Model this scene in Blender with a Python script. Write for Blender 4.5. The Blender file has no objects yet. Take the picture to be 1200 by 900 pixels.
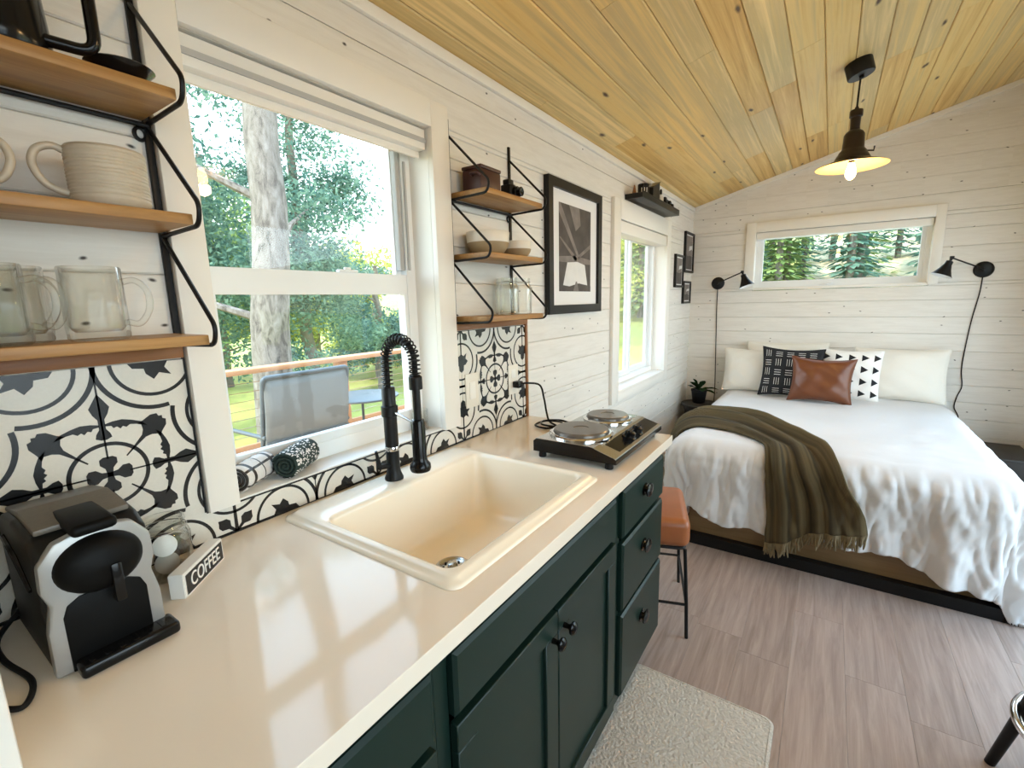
import bpy, bmesh, math, random
from mathutils import Vector, Matrix
PI = math.pi
sin, cos = math.sin, math.cos
S = bpy.context.scene
COL = S.collection

# ------------------------------------------------------------------ camera
def set_camera():
    cx, cz, yaw, pitch, roll, fpx = 1.0914, 1.4194, -0.5976, -0.1747, -0.0232, 545.36
    F = Vector((sin(yaw)*cos(pitch), cos(yaw)*cos(pitch), sin(pitch)))
    R = F.cross(Vector((0, 0, 1))).normalized()
    U = R.cross(F)
    c, s = cos(roll), sin(roll)
    R2 = R*c + U*s
    U2 = U*c - R*s
    cam = bpy.data.cameras.new('camera')
    cam.sensor_width = 36
    cam.lens = fpx*36/1200
    cam.clip_start = 0.02
    o = bpy.data.objects.new('camera', cam)
    COL.objects.link(o)
    m = Matrix((R2, U2, -F)).transposed().to_4x4()
    m.translation = (cx, 0, cz)
    o.matrix_world = m
    S.camera = o
set_camera()

# ------------------------------------------------------------------ light and exposure
SKY_STRENGTH = 2.6
SUN_STRENGTH = 2.2
EXPOSURE = 1.42
S.view_settings.view_transform = 'Standard'
S.view_settings.look = 'None'
S.view_settings.gamma = 1
S.view_settings.use_curve_mapping = False
S.view_settings.exposure = EXPOSURE
try:
    S.cycles.use_denoising = True
    S.cycles.diffuse_bounces = 7
    S.cycles.max_bounces = 14
    S.cycles.transparent_max_bounces = 24
    S.cycles.sample_clamp_indirect = 6
    S.cycles.caustics_reflective = False
    S.cycles.caustics_refractive = False
except Exception:
    pass

def make_world():
    w = bpy.data.worlds.new('sky')
    S.world = w
    w.use_nodes = True
    nt = w.node_tree
    nt.nodes.clear()
    out = nt.nodes.new('ShaderNodeOutputWorld')
    bg = nt.nodes.new('ShaderNodeBackground')
    tc = nt.nodes.new('ShaderNodeTexCoord')
    sx = nt.nodes.new('ShaderNodeSeparateXYZ')
    cr = nt.nodes.new('ShaderNodeValToRGB')
    e = cr.color_ramp.elements
    e[0].position = 0.0; e[0].color = (0.90, 0.96, 1.0, 1)
    e[1].position = 1.0; e[1].color = (0.38, 0.62, 1.0, 1)
    m = cr.color_ramp.elements.new(0.25); m.color = (0.72, 0.88, 1.0, 1)
    nt.links.new(tc.outputs['Generated'], sx.inputs[0])
    nt.links.new(sx.outputs['Z'], cr.inputs[0])
    nt.links.new(cr.outputs[0], bg.inputs[0])
    bg.inputs[1].default_value = SKY_STRENGTH
    nt.links.new(bg.outputs[0], out.inputs[0])
make_world()

def make_sun():
    l = bpy.data.lights.new('sun', 'SUN')
    l.energy = SUN_STRENGTH
    l.angle = 0.02
    l.color = (1.0, 0.93, 0.80)
    o = bpy.data.objects.new('sun', l)
    COL.objects.link(o)
    d = Vector((0.0, 0.62, -0.78))          # runs along the cabin, so no direct patch falls inside
    o.rotation_euler = d.to_track_quat('-Z', 'Y').to_euler()
make_sun()

def portal(name, loc, direction, w, h):
    """a portal only steers the sampling of the sky through a real opening; it gives no light of its own"""
    l = bpy.data.lights.new(name, 'AREA')
    l.shape = 'RECTANGLE'
    l.size, l.size_y = w, h
    l.cycles.is_portal = True
    o = bpy.data.objects.new(name, l)
    COL.objects.link(o)
    o.location = loc
    o.rotation_euler = Vector(direction).to_track_quat('-Z', 'Y').to_euler()
portal('portal_kitchen_window', (-0.16, 0.82, 1.47), (1, 0, 0), 0.95, 0.68)
portal('portal_side_window', (-0.16, 3.25, 1.37), (1, 0, 0), 1.1, 1.0)
portal('portal_bed_window', (1.09, 4.76, 1.72), (0, -1, 0), 1.14, 0.46)
portal('portal_glass_door', (2.47, 2.95, 1.11), (-1, 0, 0), 2.3, 2.1)
portal('portal_far_side', (2.47, -0.05, 1.4), (-1, 0, 0), 1.9, 1.3)

# ------------------------------------------------------------------ materials
def new_mat(name):
    m = bpy.data.materials.new(name)
    m.use_nodes = True
    nt = m.node_tree
    p = nt.nodes['Principled BSDF']
    return m, nt, p
def N(nt, t, **kw):
    n = nt.nodes.new(t)
    for k, v in kw.items():
        setattr(n, k, v)
    return n
def setin(n, **kw):
    for k, v in kw.items():
        n.inputs[k.replace('_', ' ')].default_value = v
def rgb(c):
    return (c[0], c[1], c[2], 1)
def plain(name, col, rough=0.5, metal=0.0, noise=0.0, nscale=20.0, bump=0.0, bscale=60.0, coat=0.0, spec=0.5, sheen=0.0):
    m, nt, p = new_mat(name)
    p.inputs['Base Color'].default_value = rgb(col)
    p.inputs['Roughness'].default_value = rough
    p.inputs['Metallic'].default_value = metal
    p.inputs['Specular IOR Level'].default_value = spec
    if coat:
        p.inputs['Coat Weight'].default_value = coat
        p.inputs['Coat Roughness'].default_value = 0.06
    if sheen:
        p.inputs['Sheen Weight'].default_value = sheen
    tc = N(nt, 'ShaderNodeTexCoord')
    nz = N(nt, 'ShaderNodeTexNoise'); nz.inputs['Scale'].default_value = nscale; nz.inputs['Detail'].default_value = 4
    nt.links.new(tc.outputs['Object'], nz.inputs['Vector'])
    if noise:
        mx = N(nt, 'ShaderNodeMix', data_type='RGBA')
        mx.inputs[6].default_value = rgb([max(0, c*(1-noise)) for c in col])
        mx.inputs[7].default_value = rgb([min(1, c*(1+noise)) for c in col])
        nt.links.new(nz.outputs[0], mx.inputs[0])
        nt.links.new(mx.outputs[2], p.inputs['Base Color'])
    if bump:
        n2 = N(nt, 'ShaderNodeTexNoise'); n2.inputs['Scale'].default_value = bscale; n2.inputs['Detail'].default_value = 3
        nt.links.new(tc.outputs['Object'], n2.inputs['Vector'])
        b = N(nt, 'ShaderNodeBump'); b.inputs['Strength'].default_value = bump; b.inputs['Distance'].default_value = 0.01
        nt.links.new(n2.outputs[0], b.inputs['Height'])
        nt.links.new(b.outputs[0], p.inputs['Normal'])
    return m

def wood(name, cols, stretch=(14, 1.2, 14), rough=0.5, knots=0.0, knotcol=(0.05, 0.025, 0.01), knot_scale=(5, 1.6, 5), island=0.6, coat=0.0, grain=0.5, bump=0.15, knot_size=0.12, flat='floor'):
    """boards: a tone of its own per board (random per island), grain along one axis, sparse knots"""
    m, nt, p = new_mat(name)
    tc = N(nt, 'ShaderNodeTexCoord')
    geo = N(nt, 'ShaderNodeNewGeometry')
    mp = N(nt, 'ShaderNodeMapping'); mp.inputs['Scale'].default_value = stretch
    addv = N(nt, 'ShaderNodeVectorMath', operation='ADD')
    mulr = N(nt, 'ShaderNodeMath', operation='MULTIPLY'); mulr.inputs[1].default_value = 37.0
    nt.links.new(geo.outputs['Random Per Island'], mulr.inputs[0])
    cmb = N(nt, 'ShaderNodeCombineXYZ')
    for i in range(3):
        nt.links.new(mulr.outputs[0], cmb.inputs[i])
    nt.links.new(tc.outputs['Object'], mp.inputs[0])
    nt.links.new(mp.outputs[0], addv.inputs[0])
    nt.links.new(cmb.outputs[0], addv.inputs[1])
    nz = N(nt, 'ShaderNodeTexNoise'); setin(nz, Scale=1.6, Detail=8.0, Roughness=0.65, Distortion=0.6)
    nt.links.new(addv.outputs[0], nz.inputs['Vector'])
    # tone = island*k + grain*(1-k)
    mi = N(nt, 'ShaderNodeMath', operation='MULTIPLY'); mi.inputs[1].default_value = island
    nt.links.new(geo.outputs['Random Per Island'], mi.inputs[0])
    ng = N(nt, 'ShaderNodeMapRange'); ng.inputs[1].default_value = 0.3; ng.inputs[2].default_value = 0.7
    ng.inputs[3].default_value = 0; ng.inputs[4].default_value = grain
    nt.links.new(nz.outputs[0], ng.inputs[0])
    ad = N(nt, 'ShaderNodeMath', operation='ADD')
    nt.links.new(mi.outputs[0], ad.inputs[0]); nt.links.new(ng.outputs[0], ad.inputs[1])
    cr = N(nt, 'ShaderNodeValToRGB')
    els = cr.color_ramp.elements
    n = len(cols)
    els[0].position = 0; els[0].color = rgb(cols[0])
    els[1].position = 1; els[1].color = rgb(cols[-1])
    for i in range(1, n-1):
        e = els.new(i/(n-1)); e.color = rgb(cols[i])
    nt.links.new(ad.outputs[0], cr.inputs[0])
    last = cr.outputs[0]
    if knots:
        mk = N(nt, 'ShaderNodeMapping'); mk.inputs['Scale'].default_value = knot_scale
        kn = N(nt, 'ShaderNodeTexNoise'); setin(kn, Scale=9.0, Detail=2.0)
        nt.links.new(tc.outputs['Object'], kn.inputs['Vector'])
        kd = N(nt, 'ShaderNodeVectorMath', operation='MULTIPLY_ADD'); kd.inputs[1].default_value = (0.03, 0.03, 0.03)
        nt.links.new(kn.outputs[1], kd.inputs[0]); nt.links.new(tc.outputs['Object'], kd.inputs[2])
        nt.links.new(kd.outputs[0], mk.inputs[0])
        vo = N(nt, 'ShaderNodeTexVoronoi', voronoi_dimensions='2D'); vo.inputs['Scale'].default_value = 1.0
        sk = N(nt, 'ShaderNodeSeparateXYZ'); nt.links.new(mk.outputs[0], sk.inputs[0])
        ck = N(nt, 'ShaderNodeCombineXYZ')
        if flat == 'wall':                       # upright boards: along the wall and up
            ax = N(nt, 'ShaderNodeMath', operation='ADD')
            nt.links.new(sk.outputs[0], ax.inputs[0]); nt.links.new(sk.outputs[1], ax.inputs[1])
            nt.links.new(ax.outputs[0], ck.inputs[0]); nt.links.new(sk.outputs[2], ck.inputs[1])
        else:
            nt.links.new(sk.outputs[0], ck.inputs[0]); nt.links.new(sk.outputs[1], ck.inputs[1])
        nt.links.new(ck.outputs[0], vo.inputs['Vector'])
        sp = N(nt, 'ShaderNodeSeparateColor')
        nt.links.new(vo.outputs['Color'], sp.inputs[0])
        sel = N(nt, 'ShaderNodeMath', operation='LESS_THAN'); sel.inputs[1].default_value = knots
        nt.links.new(sp.outputs[0], sel.inputs[0])
        rad = N(nt, 'ShaderNodeMapRange'); rad.inputs[1].default_value = knot_size*0.35; rad.inputs[2].default_value = knot_size
        rad.inputs[3].default_value = 1; rad.inputs[4].default_value = 0
        nt.links.new(vo.outputs['Distance'], rad.inputs[0])
        mm = N(nt, 'ShaderNodeMath', operation='MULTIPLY')
        nt.links.new(sel.outputs[0], mm.inputs[0]); nt.links.new(rad.outputs[0], mm.inputs[1])
        mx = N(nt, 'ShaderNodeMix', data_type='RGBA')
        nt.links.new(mm.outputs[0], mx.inputs[0]); nt.links.new(last, mx.inputs[6]); mx.inputs[7].default_value = rgb(knotcol)
        last = mx.outputs[2]
    nt.links.new(last, p.inputs['Base Color'])
    p.inputs['Roughness'].default_value = rough
    if coat:
        p.inputs['Coat Weight'].default_value = coat
    if bump:
        b = N(nt, 'ShaderNodeBump'); b.inputs['Strength'].default_value = bump; b.inputs['Distance'].default_value = 0.004
        nt.links.new(nz.outputs[0], b.inputs['Height']); nt.links.new(b.outputs[0], p.inputs['Normal'])
    return m

def glass_clear(name, tint=(1, 1, 1), amount=0.9, rough=0.0, base=0.04, power=4.0):
    m, nt, p = new_mat(name)
    nt.nodes.remove(p)
    out = nt.nodes['Material Output']
    tr = N(nt, 'ShaderNodeBsdfTransparent'); tr.inputs[0].default_value = rgb(tint)
    gl = N(nt, 'ShaderNodeBsdfGlossy'); gl.inputs['Roughness'].default_value = rough
    fr = N(nt, 'ShaderNodeLayerWeight'); fr.inputs[0].default_value = 0.5
    pw = N(nt, 'ShaderNodeMath', operation='POWER'); pw.inputs[1].default_value = power
    ml = N(nt, 'ShaderNodeMath', operation='MULTIPLY_ADD'); ml.inputs[1].default_value = amount; ml.inputs[2].default_value = base
    mx = N(nt, 'ShaderNodeMixShader')
    nt.links.new(fr.outputs['Facing'], pw.inputs[0]); nt.links.new(pw.outputs[0], ml.inputs[0]); nt.links.new(ml.outputs[0], mx.inputs[0])
    nt.links.new(tr.outputs[0], mx.inputs[1]); nt.links.new(gl.outputs[0], mx.inputs[2])
    nt.links.new(mx.outputs[0], out.inputs[0])
    return m
def glass_solid(name, col=(1, 1, 1), rough=0.02):
    m, nt, p = new_mat(name)
    p.inputs['Base Color'].default_value = rgb(col)
    p.inputs['Transmission Weight'].default_value = 1
    p.inputs['Roughness'].default_value = rough
    p.inputs['IOR'].default_value = 1.45
    return m
def leafmat(name, c1, c2, trans=0.45):
    m, nt, p = new_mat(name)
    nt.nodes.remove(p)
    out = nt.nodes['Material Output']
    geo = N(nt, 'ShaderNodeNewGeometry')
    mx = N(nt, 'ShaderNodeMix', data_type='RGBA')
    mx.inputs[6].default_value = rgb(c1); mx.inputs[7].default_value = rgb(c2)
    nt.links.new(geo.outputs['Random Per Island'], mx.inputs[0])
    d = N(nt, 'ShaderNodeBsdfDiffuse'); t = N(nt, 'ShaderNodeBsdfTranslucent')
    nt.links.new(mx.outputs[2], d.inputs[0]); nt.links.new(mx.outputs[2], t.inputs[0])
    ms = N(nt, 'ShaderNodeMixShader'); ms.inputs[0].default_value = trans
    nt.links.new(d.outputs[0], ms.inputs[1]); nt.links.new(t.outputs[0], ms.inputs[2])
    nt.links.new(ms.outputs[0], out.inputs[0])
    return m
def emit(name, col, strength):
    m, nt, p = new_mat(name)
    p.inputs['Base Color'].default_value = rgb(col)
    p.inputs['Emission Color'].default_value = rgb(col)
    p.inputs['Emission Strength'].default_value = strength
    return m
def knit(name, c1, c2):
    m, nt, p = new_mat(name)
    tc = N(nt, 'ShaderNodeTexCoord')
    sx = N(nt, 'ShaderNodeSeparateXYZ'); nt.links.new(tc.outputs['UV'], sx.inputs[0])
    mp = N(nt, 'ShaderNodeMapping'); mp.inputs['Scale'].default_value = (42, 95, 1)
    nt.links.new(tc.outputs['UV'], mp.inputs[0])
    ck = N(nt, 'ShaderNodeTexBrick'); ck.inputs['Scale'].default_value = 1.0
    ck.inputs['Mortar Size'].default_value = 0.12; ck.inputs['Mortar Smooth'].default_value = 1.0
    ck.inputs['Brick Width'].default_value = 1.0; ck.inputs['Row Height'].default_value = 1.0
    nt.links.new(mp.outputs[0], ck.inputs['Vector'])
    # broad stripes across the width
    st = N(nt, 'ShaderNodeTexNoise', noise_dimensions='1D'); st.inputs['Scale'].default_value = 1.0
    mu = N(nt, 'ShaderNodeMath', operation='MULTIPLY'); mu.inputs[1].default_value = 11
    nt.links.new(sx.outputs[0], mu.inputs[0]); nt.links.new(mu.outputs[0], st.inputs['W'])
    mx = N(nt, 'ShaderNodeMix', data_type='RGBA'); mx.inputs[6].default_value = rgb(c1); mx.inputs[7].default_value = rgb(c2)
    mr = N(nt, 'ShaderNodeMapRange'); mr.inputs[1].default_value = 0.35; mr.inputs[2].default_value = 0.65
    nt.links.new(st.outputs[0], mr.inputs[0]); nt.links.new(mr.outputs[0], mx.inputs[0])
    nt.links.new(mx.outputs[2], p.inputs['Base Color'])
    b = N(nt, 'ShaderNodeBump'); b.inputs['Strength'].default_value = 1.0; b.inputs['Distance'].default_value = 0.012; b.invert = True
    nt.links.new(ck.outputs['Fac'], b.inputs['Height']); nt.links.new(b.outputs[0], p.inputs['Normal'])
    p.inputs['Roughness'].default_value = 0.95
    return m

M = {}
WHITE = (0.80, 0.765, 0.70)
M['wall'] = wood('white_painted_board', [(0.68, 0.645, 0.585), (0.765, 0.735, 0.68), (0.775, 0.75, 0.70)], stretch=(3, 3, 30), rough=0.55, knots=0.13, knotcol=(0.035, 0.025, 0.018), knot_scale=(10, 10, 19), flat='wall', island=0.15, grain=0.6, bump=0.12, knot_size=0.085)
M['trim'] = plain('white_trim_paint', (0.82, 0.79, 0.73), 0.4)
M['vinyl'] = plain('white_window_vinyl', (0.82, 0.84, 0.84), 0.35)
M['gap'] = plain('board_gap', (0.60, 0.56, 0.50), 0.9)
M['ceil'] = wood('honey_pine_board', [(0.34, 0.175, 0.042), (0.60, 0.355, 0.10), (0.76, 0.52, 0.185), (0.56, 0.405, 0.175), (0.84, 0.61, 0.265)], stretch=(22, 0.55, 22), rough=0.5, knots=0.12, knotcol=(0.07, 0.03, 0.01), knot_scale=(12, 4, 0.01), island=0.72, grain=0.46, bump=0.2, knot_size=0.14)
M['floor'] = wood('greige_vinyl_plank', [(0.265, 0.190, 0.150), (0.40, 0.305, 0.255), (0.52, 0.415, 0.355)], stretch=(26, 1.6, 26), rough=0.38, island=0.3, grain=0.75, bump=0.06)
M['shelf_wood'] = wood('oiled_shelf_wood', [(0.25, 0.11, 0.028), (0.40, 0.21, 0.065), (0.52, 0.32, 0.12)], stretch=(30, 2, 30), rough=0.45, island=0.3, grain=0.7)
M['edge_wood'] = wood('brown_edging_wood', [(0.20, 0.075, 0.02), (0.33, 0.14, 0.045)], stretch=(30, 3, 30), rough=0.45, island=0.3, grain=0.7)
M['black'] = plain('black_metal', (0.006, 0.006, 0.0065), 0.42, spec=0.3)
M['blackmatte'] = plain('matte_black', (0.007, 0.007, 0.0075), 0.6, spec=0.25)
M['gloss_black'] = plain('gloss_black_plastic', (0.005, 0.005, 0.0055), 0.18, spec=0.28)
M['void_black'] = plain('deep_black_plastic', (0.003, 0.003, 0.003), 0.5, spec=0.12)
M['dark_grey'] = plain('dark_grey_plastic', (0.012, 0.0115, 0.0105), 0.42, spec=0.22)
M['lid_grey'] = plain('grey_brown_lid', (0.13, 0.115, 0.095), 0.42, noise=0.2, nscale=200)
M['silver'] = plain('silver_plastic', (0.36, 0.36, 0.355), 0.34, metal=0.4)
M['chrome'] = plain('chrome', (0.75, 0.75, 0.76), 0.08, metal=1.0)
M['steel'] = plain('brushed_steel', (0.55, 0.55, 0.54), 0.22, metal=1.0)
M['hob'] = plain('hob_plate', (0.22, 0.20, 0.18), 0.30, metal=0.8)
M['counter'] = plain('cream_gloss_worktop', (0.84, 0.745, 0.62), 0.08, noise=0.02, nscale=3, spec=0.38)
M['sink'] = plain('cream_sink', (0.90, 0.815, 0.67), 0.2)
M['green'] = plain('dark_green_paint', (0.0065, 0.021, 0.0155), 0.38, spec=0.35)
M['green_gap'] = plain('cabinet_shadow_gap', (0.006, 0.014, 0.012), 0.8)
M['tile_white'] = plain('tile_white_glaze', (0.70, 0.67, 0.60), 0.22, noise=0.06, nscale=250)
M['tile_black'] = plain('tile_black_glaze', (0.010, 0.011, 0.013), 0.25)
M['stoneware'] = plain('oatmeal_stoneware', (0.52, 0.45, 0.35), 0.45, noise=0.12, nscale=60)
M['bowl_white'] = plain('bowl_white_glaze', (0.70, 0.66, 0.58), 0.3)
M['bowl_tan'] = plain('bowl_tan_clay', (0.33, 0.24, 0.13), 0.6, noise=0.1)
M['glass'] = glass_clear('drinking_glass', (0.975, 0.98, 0.97), 0.95, 0.0, 0.012, 2.0)
M['pane'] = glass_clear('window_glass', (0.97, 0.99, 0.98), 0.9, 0.0, 0.022)
M['picture_glass'] = glass_clear('picture_glass', (1, 1, 1), 0.6)
M['leather'] = plain('tan_leather', (0.145, 0.042, 0.012), 0.38, noise=0.12, nscale=9, bump=0.08, bscale=30)
M['stool_leather'] = plain('orange_tan_leather', (0.33, 0.105, 0.035), 0.35, noise=0.2, nscale=12)
M['sheet'] = plain('white_cotton', (0.69, 0.685, 0.68), 0.85, bump=0.25, bscale=14, sheen=0.1)
M['pillowcase'] = plain('ivory_cotton', (0.76, 0.72, 0.64), 0.85, bump=0.35, bscale=18)
M['cushion_black'] = plain('black_cotton', (0.012, 0.012, 0.014), 0.9)
M['cushion_white'] = plain('white_canvas', (0.84, 0.82, 0.78), 0.9)
M['print_white'] = plain('white_print', (0.75, 0.74, 0.70), 0.9)
M['print_black'] = plain('black_print', (0.01, 0.01, 0.012), 0.9)
M['throw'] = knit('olive_knit', (0.050, 0.036, 0.015), (0.175, 0.128, 0.056))
M['fringe'] = plain('olive_yarn', (0.20, 0.155, 0.085), 0.95, noise=0.4, nscale=60)
M['platform'] = wood('tan_bed_base', [(0.22, 0.13, 0.055), (0.34, 0.21, 0.10)], stretch=(1.5, 20, 20), rough=0.5, grain=1.0, island=0.0)
M['rug'] = plain('cream_mat', (0.62, 0.55, 0.45), 0.9, noise=0.25, nscale=90, bump=0.8, bscale=110)
M['mat_board'] = plain('picture_mount', (0.80, 0.78, 0.76), 0.8)
M['art_dark'] = plain('photo_dark', (0.075, 0.062, 0.055), 0.7, noise=0.7, nscale=14)
M['art_mid'] = plain('photo_mid', (0.20, 0.17, 0.155), 0.7, noise=0.5, nscale=20)
M['art_light'] = plain('photo_light', (0.72, 0.70, 0.67), 0.7, noise=0.1, nscale=20)
M['leather_dark'] = plain('dark_red_brown', (0.05, 0.012, 0.008), 0.4)
M['plant'] = leafmat('plant_leaf', (0.008, 0.018, 0.008), (0.025, 0.05, 0.02), 0.15)
M['soil'] = plain('potting_soil', (0.02, 0.013, 0.008), 0.95)
M['towel_white'] = plain('white_towel', (0.72, 0.69, 0.66), 0.95, bump=0.4, bscale=150)
M['towel_green'] = plain('dark_towel', (0.022, 0.040, 0.034), 0.95, bump=0.4, bscale=150)
M['pod_lid'] = plain('white_pod_foil', (0.82, 0.80, 0.76), 0.35)
M['pod_cup'] = plain('white_pod_cup', (0.55, 0.50, 0.43), 0.4)
M['coffee'] = plain('coffee_brown', (0.03, 0.014, 0.008), 0.5)
M['cork'] = plain('light_paper', (0.7, 0.66, 0.6), 0.8)
M['lamp_inner'] = plain('lamp_inner_cream', (0.80, 0.52, 0.20), 0.4)
M['lamp_white'] = plain('lamp_inner_white', (0.85, 0.85, 0.84), 0.4)
M['lamp_body'] = plain('lamp_dark_metal', (0.018, 0.009, 0.007), 0.3)
M['bulb'] = emit('lit_bulb', (1.0, 0.66, 0.28), 16.0)
M['bulb_off'] = plain('frosted_bulb', (0.8, 0.78, 0.72), 0.4)
M['plate_white'] = plain('switch_plate', (0.76, 0.71, 0.62), 0.35)
M['bounce_ground'] = plain('neutral_bounce_ground', (0.42, 0.39, 0.35), 0.95, noise=0.3, nscale=30)  # unseen ground, greyed so its bounce does not tint the ceiling green
M['grass'] = plain('lawn', (0.34, 0.34, 0.08), 0.95, noise=0.6, nscale=1.2)
M['deck'] = wood('orange_cedar', [(0.40, 0.19, 0.08), (0.56, 0.30, 0.15)], stretch=(12, 1.5, 12), rough=0.7, island=0.5, grain=0.5)
M['bark'] = wood('pale_bark', [(0.035, 0.028, 0.022), (0.17, 0.145, 0.12), (0.26, 0.235, 0.205)], stretch=(9, 9, 3.2), rough=0.95, island=0.0, grain=1.0, bump=0.9)
M['bark_dark'] = plain('grey_bark', (0.16, 0.13, 0.10), 0.95, noise=0.5, nscale=7)
M['leaf_blue'] = leafmat('fir_needles', (0.07, 0.155, 0.125), (0.24, 0.36, 0.25))
M['leaf_green'] = leafmat('green_leaves', (0.11, 0.20, 0.07), (0.34, 0.42, 0.14))
M['leaf_yellow'] = leafmat('yellow_green_leaves', (0.28, 0.32, 0.06), (0.62, 0.60, 0.16))
M['hill'] = plain('dry_hillside', (0.46, 0.36, 0.20), 0.95, noise=0.5, nscale=0.8)
M['chair_mesh'] = plain('grey_sling', (0.20, 0.21, 0.20), 0.8)
M['chair_metal'] = plain('grey_powder_coat', (0.075, 0.09, 0.095), 0.5)
M['siding'] = plain('exterior_siding', (0.45, 0.45, 0.44), 0.8)
M['jeans'] = plain('dark_stain', (0.02, 0.016, 0.013), 0.5)

# ------------------------------------------------------------------ mesh helpers
class MB:
    """collects shapes; build() links them as ONE mesh object"""
    def __init__(self):
        self.v = []; self.f = []; self.m = []; self.s = []; self.uv = {}
    def add(self, verts, faces, mat=0, smooth=False):
        o = len(self.v)
        self.v += [tuple(p) for p in verts]
        for f in faces:
            self.f.append([i+o for i in f]); self.m.append(mat); self.s.append(smooth)
        return o
    def box(self, lo, hi, mat=0, bev=0.0, seg=2, rot=None, at=None):
        bm = bmesh.new()
        bmesh.ops.create_cube(bm, size=1)
        c = [(a+b)/2 for a, b in zip(lo, hi)]; d = [abs(b-a) for a, b in zip(lo, hi)]
        for v in bm.verts:
            v.co = Vector((v.co.x*d[0], v.co.y*d[1], v.co.z*d[2]))
        if bev:
            bmesh.ops.bevel(bm, geom=list(bm.edges), offset=min(bev, min(d)*0.49), segments=seg, profile=0.5, affect='EDGES')
        for v in bm.verts:
            if rot is not None: v.co = rot @ v.co
            v.co += Vector(c) if at is None else Vector(at)
        self.take(bm, mat, smooth=bool(bev))
    def take(self, bm, mat=0, smooth=False):
        bm.verts.ensure_lookup_table(); bm.verts.index_update()
        self.add([v.co.copy() for v in bm.verts], [[v.index for v in f.verts] for f in bm.faces], mat, smooth)
        bm.free()
    def lathe(self, prof, n=32, at=(0, 0, 0), mat=0, mtx=None, smooth=True, cap0=True, cap1=True):
        """profile of (radius, height) turned about z"""
        vs = []; fs = []
        for r, h in prof:
            for k in range(n):
                a = 2*PI*k/n
                vs.append(Vector((r*cos(a), r*sin(a), h)))
        for i in range(len(prof)-1):
            for k in range(n):
                k2 = (k+1) % n
                fs.append([i*n+k, i*n+k2, (i+1)*n+k2, (i+1)*n+k])
        if cap0 and prof[0][0] > 1e-6: fs.append(list(range(n))[::-1])
        if cap1 and prof[-1][0] > 1e-6: fs.append([(len(prof)-1)*n+k for k in range(n)])
        if mtx is not None: vs = [mtx @ v for v in vs]
        vs = [v+Vector(at) for v in vs]
        self.add(vs, fs, mat, smooth)
    def tube(self, pts, r, n=10, mat=0, closed=False, caps=True, smooth=True):
        pts = [Vector(p) for p in pts]
        L = len(pts)
        rs = r if isinstance(r, (list, tuple)) else [r]*L
        tang = []
        for i in range(L):
            a = pts[(i-1) % L] if (closed or i > 0) else pts[i]
            b = pts[(i+1) % L] if (closed or i < L-1) else pts[i]
            t = (b-a)
            tang.append(t.normalized() if t.length > 1e-9 else Vector((0, 0, 1)))
        up = Vector((0, 0, 1)) if abs(tang[0].z) < 0.9 else Vector((1, 0, 0))
        nrm = (up - tang[0]*up.dot(tang[0])).normalized()
        vs = []; fs = []
        for i in range(L):
            nrm = (nrm - tang[i]*nrm.dot(tang[i]))
            nrm = nrm.normalized() if nrm.length > 1e-6 else tang[i].orthogonal().normalized()
            bi = tang[i].cross(nrm)
            for k in range(n):
                a = 2*PI*k/n
                vs.append(pts[i] + (nrm*cos(a)+bi*sin(a))*rs[i])
        rng = L if closed else L-1
        for i in range(rng):
            j = (i+1) % L
            for k in range(n):
                k2 = (k+1) % n
                fs.append([i*n+k, i*n+k2, j*n+k2, j*n+k])
        if caps and not closed:
            fs.append(list(range(n))[::-1]); fs.append([(L-1)*n+k for k in range(n)])
        self.add(vs, fs, mat, smooth)
    def prism(self, poly, axis, a, b, mat=0, smooth=False):
        """extrude a 2D polygon; axis 'x': poly is (y,z); 'y': (x,z); 'z': (x,y)"""
        def P(p, t):
            return {'x': (t, p[0], p[1]), 'y': (p[0], t, p[1]), 'z': (p[0], p[1], t)}[axis]
        n = len(poly)
        vs = [P(p, a) for p in poly]+[P(p, b) for p in poly]
        fs = [list(range(n))[::-1], [n+i for i in range(n)]]
        for i in range(n):
            j = (i+1) % n
            fs.append([i, j, n+j, n+i])
        self.add(vs, fs, mat, smooth)
    def grid(self, P, mat=0, smooth=True, uv=None, close_u=False):
        """P[i][j] points"""
        a = len(P); b = len(P[0])
        vs = [p for row in P for p in row]
        fs = []
        base = len(self.v)
        for i in range(a-1):
            for j in range(b if close_u else b-1):
                j2 = (j+1) % b
                fs.append([i*b+j, i*b+j2, (i+1)*b+j2, (i+1)*b+j])
        self.add(vs, fs, mat, smooth)
        if uv:
            for i in range(a):
                for j in range(b):
                    self.uv[base+i*b+j] = uv[i][j]
    def build(self, name, mats, parent=None, fix=True, origin=None, sharp=40):
        if not isinstance(mats, (list, tuple)): mats = [mats]
        me = bpy.data.meshes.new(name)
        vs = self.v
        if origin is not None:
            o_ = Vector(origin); vs = [tuple(Vector(p)-o_) for p in vs]
        me.from_pydata(vs, [], self.f)
        me.polygons.foreach_set('material_index', self.m)
        me.polygons.foreach_set('use_smooth', self.s)
        for m in mats: me.materials.append(m)
        if self.uv:
            ul = me.uv_layers.new(name='UVMap')
            for l in me.loops:
                ul.data[l.index].uv = self.uv.get(l.vertex_index, (0, 0))
        if fix:
            bm = bmesh.new(); bm.from_mesh(me)
            bmesh.ops.recalc_face_normals(bm, faces=bm.faces)
            bm.to_mesh(me); bm.free()
        me.update()
        if any(self.s) and sharp:
            try: me.set_sharp_from_angle(angle=math.radians(sharp))
            except Exception: pass
        o = bpy.data.objects.new(name, me)
        COL.objects.link(o)
        if origin is not None: o.location = origin
        if parent is not None:
            o.parent = parent
            # parts are modelled in world space: undo the parent's placement
            o.matrix_parent_inverse = Matrix.LocRotScale(parent.location, parent.rotation_euler, None).inverted()
        return o

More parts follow.
